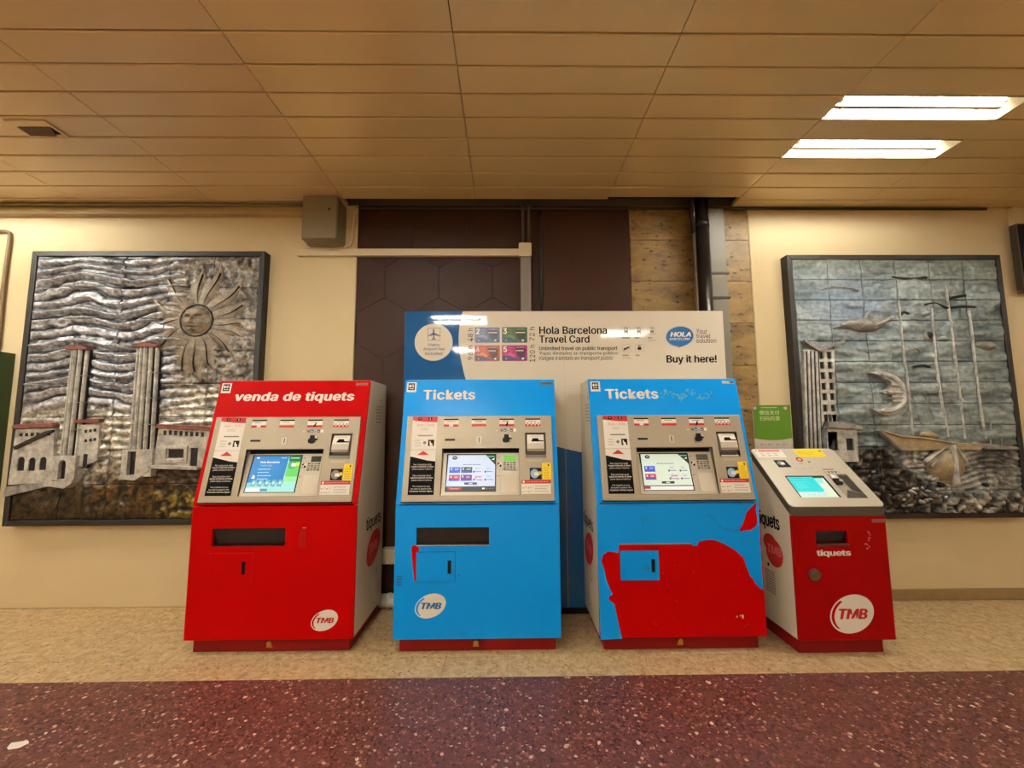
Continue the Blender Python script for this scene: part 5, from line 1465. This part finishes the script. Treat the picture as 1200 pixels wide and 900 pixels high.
# ------------------------------------------------------------------ travel card hoarding behind the blue machines
def hoarding():
    x0, x1, z1 = -0.7745, 1.6655, 2.216
    YP = 3.12
    t = empty('advertising_panel', (0.445, YP, 0))
    tag(t, 'wide white and blue travel card panel standing behind the blue ticket machines', 'panel')
    T = lambda a, b, n: Vector((a - 0.445, -n, b))
    PW_ = mat('panel_white', (218, 208, 190), 0.05, noise=(2, 0.2, (206, 194, 174), (1, 1, 1)), spec=0.3)
    PB = mat('panel_blue', (28, 84, 138), 0.05, spec=0.3)
    MB().slab(R4(x0, x1, 0.045, z1), -0.018, 0.0, T, PW_, back=True).build('board', t, bevel=0.002)
    MB().box(x0 + 0.03 - 0.445, x1 - 0.03 - 0.445, 0.004, 0.016, 0.0, 0.046, BLACK).build('foot_rail', t)
    # blue field left of the big curve, and below it
    cl = curve_pts(((-0.334,2.217), (-0.353,2.148), (-0.364,2.048), (-0.364,1.963), (-0.354,1.884), (-0.334,1.786), (-0.308,1.689), (-0.243,1.528), (-0.122,1.381), (0.100,1.260), (0.372,1.186), (0.606,1.134), (0.922,1.086), (1.303,1.058), (1.614,1.044)), 6)
    bl = MB().flat([(x0 + 0.001, 0.046)] + [(x1 - 0.001, 0.046), (x1 - 0.001, cl[-1][1])] + [p for p in reversed(cl)][1:] + [(x0 + 0.001, z1 - 0.001)], 0.0007, T, PB)
    bl.build('blue_field', t)
    jn = MB()
    (jx, jz), = ((0.434,1.641),)
    jn.rect(jx - 0.001, jx + 0.001, 0.05, 2.05, 0.0010, T, PALEINK)
    jn.rect(jx, jx + 0.13, jz - 0.001, jz + 0.001, 0.0010, T, PALEINK)
    jn.build('sheet_joint', t)
    NAVY = mat('navy_print', (46, 50, 84), 0.4)
    ap = MB()
    c_ = (-0.554,1.976); e_ = (-0.410,1.975)
    ap.flat(ellipse(c_[0], c_[1], e_[0] - c_[0], (e_[0] - c_[0]) * 0.99, 0, 48), 0.0012, T, PW_)
    (ax, az), (bx, bz) = ((-0.601,1.988), (-0.503,2.087))
    ap.slab(R4(ax, bx, az, bz), 0.0012, 0.0016, T, GREYINK, holes=[R4(ax + 0.004, bx - 0.004, az + 0.004, bz - 0.004)])
    ap.flat(((-0.555,2.083), (-0.550,2.073), (-0.549,2.048), (-0.507,2.027), (-0.507,2.020), (-0.549,2.032), (-0.550,2.008), (-0.538,1.999), (-0.538,1.994), (-0.554,1.998), (-0.570,1.994), (-0.570,1.999), (-0.558,2.008), (-0.560,2.032), (-0.595,2.021), (-0.595,2.027), (-0.560,2.048), (-0.560,2.073)), 0.002, T, NAVY)
    for s_, q in (('Metro', ((-0.595,1.944), (-0.509,1.966))), ('Airport fee', ((-0.632,1.908), (-0.472,1.935))), ('included', ((-0.617,1.878), (-0.487,1.901)))):
        text(ap, s_, q[0][0], q[1][0], q[0][1], q[1][1], 0.0018, T, NAVY, bold=0.01)
    ap.build('airport_badge', t)
    # four travel cards
    W = PAPERW
    cards = {'2': (((-0.243,1.971), (-0.053,2.090)), (84, 92, 126), (30, 40, 72), (136, 144, 164)), '3': (((-0.036,1.970), (0.157,2.091)), (54, 84, 38), (22, 38, 24), (96, 124, 66)),
             '4': (((-0.243,1.829), (-0.053,1.951)), (176, 74, 34), (70, 24, 22), (214, 130, 84)), '5': (((-0.036,1.830), (0.156,1.952)), (160, 28, 100), (58, 12, 56), (206, 84, 150))}
    for d_, (q, c1, c2, c3) in cards.items():
        (xa, za), (xb, zb_) = q
        w_, h_ = xb - xa, zb_ - za
        def TC(a, b, n): return T(xa + w_ * a, za + h_ * b, n)
        cm = MB().flat(rrect(xa, xb, za, zb_, 0.008, 3), 0.0012, T, mat('card_ground_' + d_, c1, 0.3))
        cm.flat([(0.02, 0.05), (0.98, 0.05), (0.98, 0.2), (0.6, 0.16), (0.35, 0.28), (0.02, 0.34)], 0.0016, TC, mat('card_slate', (52, 76, 108), 0.3))
        cm.flat([(0.50, 0.90), (0.62, 0.95), (0.95, 0.75), (0.9, 0.3), (0.75, 0.12), (0.62, 0.3), (0.55, 0.6)], 0.0018, TC, mat('card_dark_' + d_, c2, 0.3))
        cm.flat([(0.06, 0.40), (0.3, 0.36), (0.52, 0.2), (0.5, 0.42), (0.32, 0.5)], 0.0018, TC, mat('card_light_' + d_, c3, 0.3))
        text(cm, d_, xa + w_ * 0.05, xa + w_ * 0.20, za + h_ * 0.55, za + h_ * 0.93, 0.0024, T, W, bold=0.04)
        bars(cm, 0.24, 0.42, 0.45, 0.9, 3, 0.0022, TC, mat('card_light_' + d_, c3, 0.3), 0.3)
        bars(cm, 0.55, 0.93, 0.60, 0.70, 1, 0.0022, TC, W, 0.55)
        bars(cm, 0.55, 0.90, 0.80, 0.92, 1, 0.0022, TC, mat('card_light_' + d_, c3, 0.3), 0.6)
        cm.flat(ellipse(0.82, 0.15, 0.05, 0.06, 0, 12), 0.0022, TC, W); cm.flat(ellipse(0.16, 0.15, 0.02, 0.035, 0, 10), 0.0022, TC, W)
        cm.build('card_print', t)
    for s_, q in (('48 h', ((-0.295,1.981), (-0.257,2.085))), ('96 h', ((-0.294,1.838), (-0.257,1.950))), ('72 h', ((0.173,1.985), (0.213,2.093))), ('120 h', ((0.174,1.824), (0.215,1.954)))):
        wd = MB(); text(wd, s_, q[0][0], q[1][0], q[0][1], q[1][1], 0.0012, T, INK, rot=90); wd.build('lettering', t)
    for s_, q, b_, sh in (('Hola Barcelona', ((0.248,2.036), (0.767,2.096)), 0.022, 0), ('Travel Card', ((0.247,1.968), (0.631,2.026)), 0.022, 0),
                      ('Unlimited travel on public transport', ((0.246,1.905), (0.843,1.942)), 0.018, 0), ('Viajes ilimitados en transporte público', ((0.246,1.869), (0.844,1.903)), 0, 0),
                      ("Viatges il·limitats en transport públic", ((0.245,1.829), (0.809,1.868)), 0, 0.25), ('Buy it here!', ((1.214,1.799), (1.599,1.872)), 0.03, 0),
                      ('Your', ((1.452,2.035), (1.535,2.074)), 0, 0), ('travel', ((1.451,2.003), (1.558,2.035)), 0, 0), ('solution', ((1.449,1.965), (1.603,2.001)), 0, 0)):
        wd = MB(); text(wd, s_, q[0][0], q[1][0], q[0][1], q[1][1], 0.0012, T, INK, bold=b_, shear=sh); wd.build('lettering', t)
    # transport pictograms with their captions
    for k, (q, cap, lines) in enumerate(((((0.880,2.032), (0.945,2.091)), ('Metro',), 0), (((0.979,2.032), (1.043,2.091)), ('Tram',), 0), (((1.079,2.032), (1.142,2.091)), ('Rodalies',), 1), (((0.880,1.898), (0.943,1.958)), ('Montjuïc',), 1), (((0.979,1.898), (1.043,1.958)), ('Bus',), 0))):
        (xa, za), (xb, zb_) = q
        ic = MB().slab(R4(xa, xb, za, zb_), 0.001, 0.0014, T, PALEINK, holes=[R4(xa + 0.003, xb - 0.003, za + 0.003, zb_ - 0.003)])
        w_, h_ = xb - xa, zb_ - za
        def TC(a, b, n): return T(xa + w_ * a, za + h_ * b, n)
        if k == 3:
            ic.flat([(0.15, 0.2), (0.85, 0.55), (0.85, 0.72), (0.15, 0.4)], 0.0014, TC, INK); ic.flat([(0.1, 0.1), (0.9, 0.46), (0.9, 0.5), (0.1, 0.15)], 0.0014, TC, INK)
        elif k == 4:
            ic.flat([(0.28, 0.25), (0.72, 0.25), (0.72, 0.55), (0.28, 0.55)], 0.0014, TC, INK); ic.flat([(0.32, 0.55), (0.68, 0.55), (0.66, 0.85), (0.34, 0.85)], 0.0014, TC, GREYINK)
        else:
            ic.slab([(0.28, 0.25), (0.72, 0.25), (0.72, 0.85), (0.5, 0.95), (0.28, 0.85)], 0.0012, 0.0016, TC, GREYINK, holes=[[(0.34, 0.55), (0.66, 0.55), (0.66, 0.78), (0.34, 0.78)]])
            ic.flat([(0.25, 0.08), (0.32, 0.08), (0.4, 0.25), (0.33, 0.25)], 0.0014, TC, GREYINK); ic.flat([(0.75, 0.08), (0.68, 0.08), (0.6, 0.25), (0.67, 0.25)], 0.0014, TC, GREYINK)
        bars(ic, xa, xa + w_ * (0.95 if k in (0, 3) else 0.6), za - h_ * 0.62, za - h_ * 0.28, 1, 0.0012, T, GREYINK, 0.5)
        if lines: bars(ic, xa, xa + w_ * 1.1, za - h_ * 0.95, za - h_ * 0.62, 1, 0.0012, T, PALEINK, 0.5)
        ic.build('transport_icon', t)
    # speech bubble
    hb = MB(); c_ = (1.323,2.016); e_ = (1.428,2.030); f_ = (1.330,2.092)
    LB = mat('bubble_blue', (44, 104, 164), 0.25)
    rx_, rz_ = (e_[0] - c_[0]), (f_[1] - c_[1])
    hb.flat(ellipse(c_[0], c_[1], rx_ * 1.05, rz_ * 1.06, 8, 40), 0.0010, T, PALEINK)
    hb.flat(ellipse(c_[0], c_[1], rx_, rz_, 8, 40), 0.0014, T, LB)
    hb.flat(((1.335,1.956), (1.386,1.968), (1.346,1.941), (1.297,1.925), (1.320,1.941)), 0.0016, T, LB)
    q = ((1.250,2.013), (1.411,2.051)); text(hb, 'HOLA', q[0][0], q[1][0], q[0][1], q[1][1], 0.0020, T, W, bold=0.04, shear=0.22)
    q = ((1.243,1.987), (1.400,2.005)); text(hb, 'BARCELONA', q[0][0], q[1][0], q[0][1], q[1][1], 0.0020, T, W, bold=0.02, shear=0.22)
    hb.build('speech_bubble', t)
    MB().tube([T(-0.204, 2.155, 0.0), T(-0.204, 2.155, 0.006)], 0.009, STEEL, 12).build('fixing_screw', t)
    return t
hoarding()

# ------------------------------------------------------------------ fittings and cables on the wall
def TWn(a, b, n): return Vector((a, YW - n, b))
# steel junction cabinet under the ceiling
t = empty('metal_box', (-1.43, YW, 2.72)); tag(t, 'grey metal box under the ceiling left of the brown wall', 'electrical box')
(bx0, bz1), (bx1, bz0) = ((-1.591,3.152), (-1.319,2.791))
bz1 = min(bz1, 3.14)
Tb = lambda a, b, n: Vector((a + 1.43, -n, b - 2.72))
MB().slab(R4(bx0, bx1, bz0, bz1), -0.004, 0.178, Tb, GREYPVC, back=True).build('body', t, bevel=0.006)
co = MB().slab(R4(bx0 + 0.004, bx1 - 0.004, bz0 + 0.004, bz1 - 0.004), 0.178, 0.19, Tb, GREYPVC).build('cover', t, bevel=0.004)
MB().slab(ellipse(bx1 - 0.06, bz0 + 0.24, 0.008, 0.01, 0, 12), 0.189, 0.193, Tb, BLACK).build('lock', co)
# white cable looping from the box
(c0, c1, c2, c3, c4, c5, c6) = ((-1.642,2.858), (-1.623,2.803), (-1.539,2.786), (-1.372,2.786), (-1.269,2.825), (-1.253,2.978), (-1.225,3.133))
mb = MB(); pts = [(p[0], YW - 0.02, p[1]) for p in curve_pts((c1, c2, c3, c4, c5, c6), 6)]
mb.tube(pts, 0.011, CREAMPVC, 8)
tag(mb.build('cable', smooth=True), 'white cable looping below the grey metal box', 'cable')
# horizontal trunking
(a0, b0), (a1, b1) = ((-1.696,2.723), (0.103,2.782))
tag(MB().slab(R4(a0, a1, b0, b1), -0.03, 0.03, TWn, CREAMPVC).build('trunking', bevel=0.004), 'long cream trunking running level across the brown wall', 'trunking')
# junction box, grey riser, two thin conduits
(a0, b0), (a1, b1) = ((0.102,2.712), (0.205,2.825))
jb = MB().slab(rrect(a0, a1, b0, b1, 0.01), -0.02, 0.045, TWn, CREAMPVC).build('junction_box', bevel=0.005)
tag(jb, 'small cream junction box at the right end of the level trunking', 'junction box')
(a0, b0), (a1, _) = ((0.109,2.712), (0.200,2.712))
tag(MB().slab(R4(a0 + 0.005, a1, 0.02, b0 - 0.001), -0.02, 0.036, TWn, mat('grey_riser', (122, 112, 96), 0.5)).build('trunking', bevel=0.004), 'grey upright trunking below the small cream junction box', 'trunking')
for (px_, lab) in (((0.137,3.173), 'left one of the two thin dark conduits above the small junction box'), ((0.187,3.173), 'right one of the two thin dark conduits above the small junction box')):
    mb = MB().tube([(px_[0], YW - 0.015, 2.82), (px_[0], YW - 0.015, 3.12), (px_[0] - 0.01, YW - 0.05, 3.19)], 0.011, mat('conduit_brown', (62, 50, 40), 0.4), 8)
    mb.tube([(px_[0], YW - 0.03, 3.135), (px_[0], YW - 0.03, 3.15)], 0.020, mat('conduit_brown', (62, 50, 40), 0.4), 10)
    tag(mb.build('conduit', smooth=True), lab, 'conduit', 'thin conduits over the junction box')
a = (0.283,2.779)
tag(MB().tube([(a[0], YW - 0.006, 2.2), (a[0] + 0.004, YW - 0.006, 2.7), (a[0], YW - 0.006, 3.15)], 0.012, CABLE, 8).build('cable', smooth=True), 'dark upright cable in the joint of the brown wall', 'cable')
# big dark pipe, thin pipe before it, grey duct
p0, p1 = (1.496,3.009)[0], (1.649,2.396)[0]
BIGP = mat('dark_pipe', (34, 28, 24), 0.28, 0.4)
mb = MB()
mb.tube([(1.572, YW - 0.095, 0.0), (1.572, YW - 0.095, 3.3)], 0.062, BIGP, 24)
for z_ in (2.92, 1.2): mb.tube([(1.572, YW - 0.095, z_), (1.572, YW - 0.095, z_ + 0.05)], 0.065, BIGP, 24)
tag(mb.build('pipe', smooth=True), 'thick dark drain pipe running up the stone wall', 'pipe')
mb = MB().tube([(1.490, YW - 0.138, 0.0), (1.490, YW - 0.138, 2.86)], 0.015, mat('shiny_pipe', (150, 132, 108), 0.25, 0.7), 12)
mb.tube([(1.490, YW - 0.138, 2.86), (1.490, YW - 0.138, 3.25)], 0.02, BIGP, 12)
tag(mb.build('pipe', smooth=True), 'thin shiny pipe running up in front of the thick dark pipe', 'pipe')
t = empty('duct', (1.715, YW, 0)); tag(t, 'grey square duct going up beside the thick dark pipe', 'duct')
Td = lambda a, b, n: Vector((a - 1.715, -n, b))
MB().slab(R4(1.652, 1.786, 0.02, 3.112), -0.02, 0.06, Td, mat('grey_duct', (128, 120, 106), 0.5, noise=(3, 0.4, (106, 98, 84), (1, 1, 1)))).build('casing', t, bevel=0.004)
for z_ in ((1.707,2.564)[1], (1.718,2.362)[1]):
    MB().slab(R4(1.645, 1.80, z_ - 0.010, z_ + 0.006), 0.0, 0.068, Td, CABLE).build('strap', t, bevel=0.002)
# cable strung along the top of the wall
pts = curve_pts(((-1.239,3.185), (-0.872,3.178), (-0.377,3.172), (0.134,3.187), (0.761,3.174), (1.405,3.182), (1.979,3.160), (2.628,3.154), (3.207,3.151), (3.643,3.148), (3.935,3.152), (4.026,3.179)), 6)
mb = MB().tube([(p[0], YW - 0.018, min(p[1], 3.132)) for p in pts], 0.011, CABLE, 8)
tag(mb.build('cable', smooth=True), 'long dark cable strung along the top of the back wall', 'cable')
# trunking and pipes along the top left
tag(MB().box(-5.2, -1.62, YW - 0.06, YW, 3.06, 3.118, mat('tan_trunking', (168, 146, 104), 0.5)).build('trunking', bevel=0.004), 'tan trunking high on the wall above the sun relief', 'trunking')
mb = MB().tube([(-5.2, YW - 0.075, 3.128), (-2.6, YW - 0.075, 3.128), (-1.62, YW - 0.075, 3.122)], 0.011, GREYPVC, 8)
tag(mb.build('conduit', smooth=True), 'thin grey conduit lying on the tan trunking', 'conduit')
mb = MB(); q = ((-4.123,2.932), (-4.040,2.925), (-4.014,2.882), (-4.017,2.659), (-4.016,2.411), (-4.007,2.098))
mb.tube([(-4.6, YW - 0.02, q[0][1])] + [(p[0], YW - 0.02, p[1]) for p in curve_pts(q, 4)] + [(q[-1][0], YW - 0.02, 1.935)], 0.014, mat('brown_conduit', (112, 90, 62), 0.5), 10)
tag(mb.build('conduit', smooth=True), 'brown conduit bending down the wall at the far left edge', 'conduit')
# green case on the left, cut by the frame
gx = -3.885
t = empty('green_case', (gx - 0.35, YW, 0.75)); tag(t, 'dark green wall case at the left edge, next to the sun relief', 'display case')
Tg = lambda a, b, n: Vector((a - gx + 0.35, -n, b - 0.75))
GR = mat('green_case_paint', (44, 66, 26), 0.45)
MB().slab(R4(gx - 0.7, gx, 0.74, 1.93), -0.01, 0.11, Tg, GR, back=True).build('frame', t, bevel=0.006)
MB().slab(R4(gx - 0.66, gx - 0.045, 0.79, 1.87), 0.109, 0.112, Tg, BLACK).build('dark_panel', t)
# black speaker high on the right
t = empty('wall_speaker', (4.5, YW, 2.4)); tag(t, 'black box speaker high on the wall at the right edge', 'speaker')
Tk = lambda a, b, n: Vector((a - 4.5, -n, b - 2.4))
MB().slab(R4(4.185, 4.8, 2.40, 2.975), 0.025, 0.08, Tk, mat('speaker_case', (62, 50, 36), 0.6), back=True).build('case', t, bevel=0.006)
MB().slab(R4(4.195, 4.79, 2.41, 2.965), 0.08, 0.092, Tk, BLACK).build('grille', t, bevel=0.004)
MB().slab(R4(4.40, 4.5, 2.6, 2.7), 0.0, 0.03, Tk, IRON).build('bracket', t)
tag(MB().slab(R4(4.225, 4.30, 2.98, 3.14), -0.01, 0.04, TWn, CREAMPVC).build('trunking', bevel=0.003), 'short cream trunking above the black speaker', 'trunking')
# white box and pipe end low on the wall between the red and the first blue machine
(a0, b0), (a1, b1) = ((-0.948,0.312), (-0.814,0.424))
tag(MB().slab(R4(a0, a1, b0, b1), -0.02, 0.05, TWn, CREAMPVC).build('trunking', bevel=0.004), 'piece of cream trunking low on the wall between red and blue machines', 'trunking')
(a0, b0), = ((-0.889,0.044),)
mb = MB().tube([(a0 - 0.06, YW - 0.06, 0.056), (a0 + 0.12, YW - 0.06, 0.056)], 0.05, mat('white_pipe', (214, 208, 192), 0.4), 16)
mb.tube([(a0 + 0.0, YW - 0.06, 0.056), (a0 + 0.02, YW - 0.06, 0.056)], 0.055, mat('white_pipe', (214, 208, 192), 0.4), 16)
tag(mb.build('pipe', smooth=True), 'white pipe end on the floor between red and blue machines', 'pipe')

# ------------------------------------------------------------------ litter
q = ((-2.116,1.926), (-2.132,1.955), (-2.075,1.968), (-2.054,1.953), (-2.065,1.925), (-2.098,1.917))
tag(MB().slab(q, 0.0005, 0.002, lambda a, b, n: Vector((a, b, n)), PAPERW).build('paper_scrap'), 'white scrap of paper on the red terrazzo at lower left', 'paper')
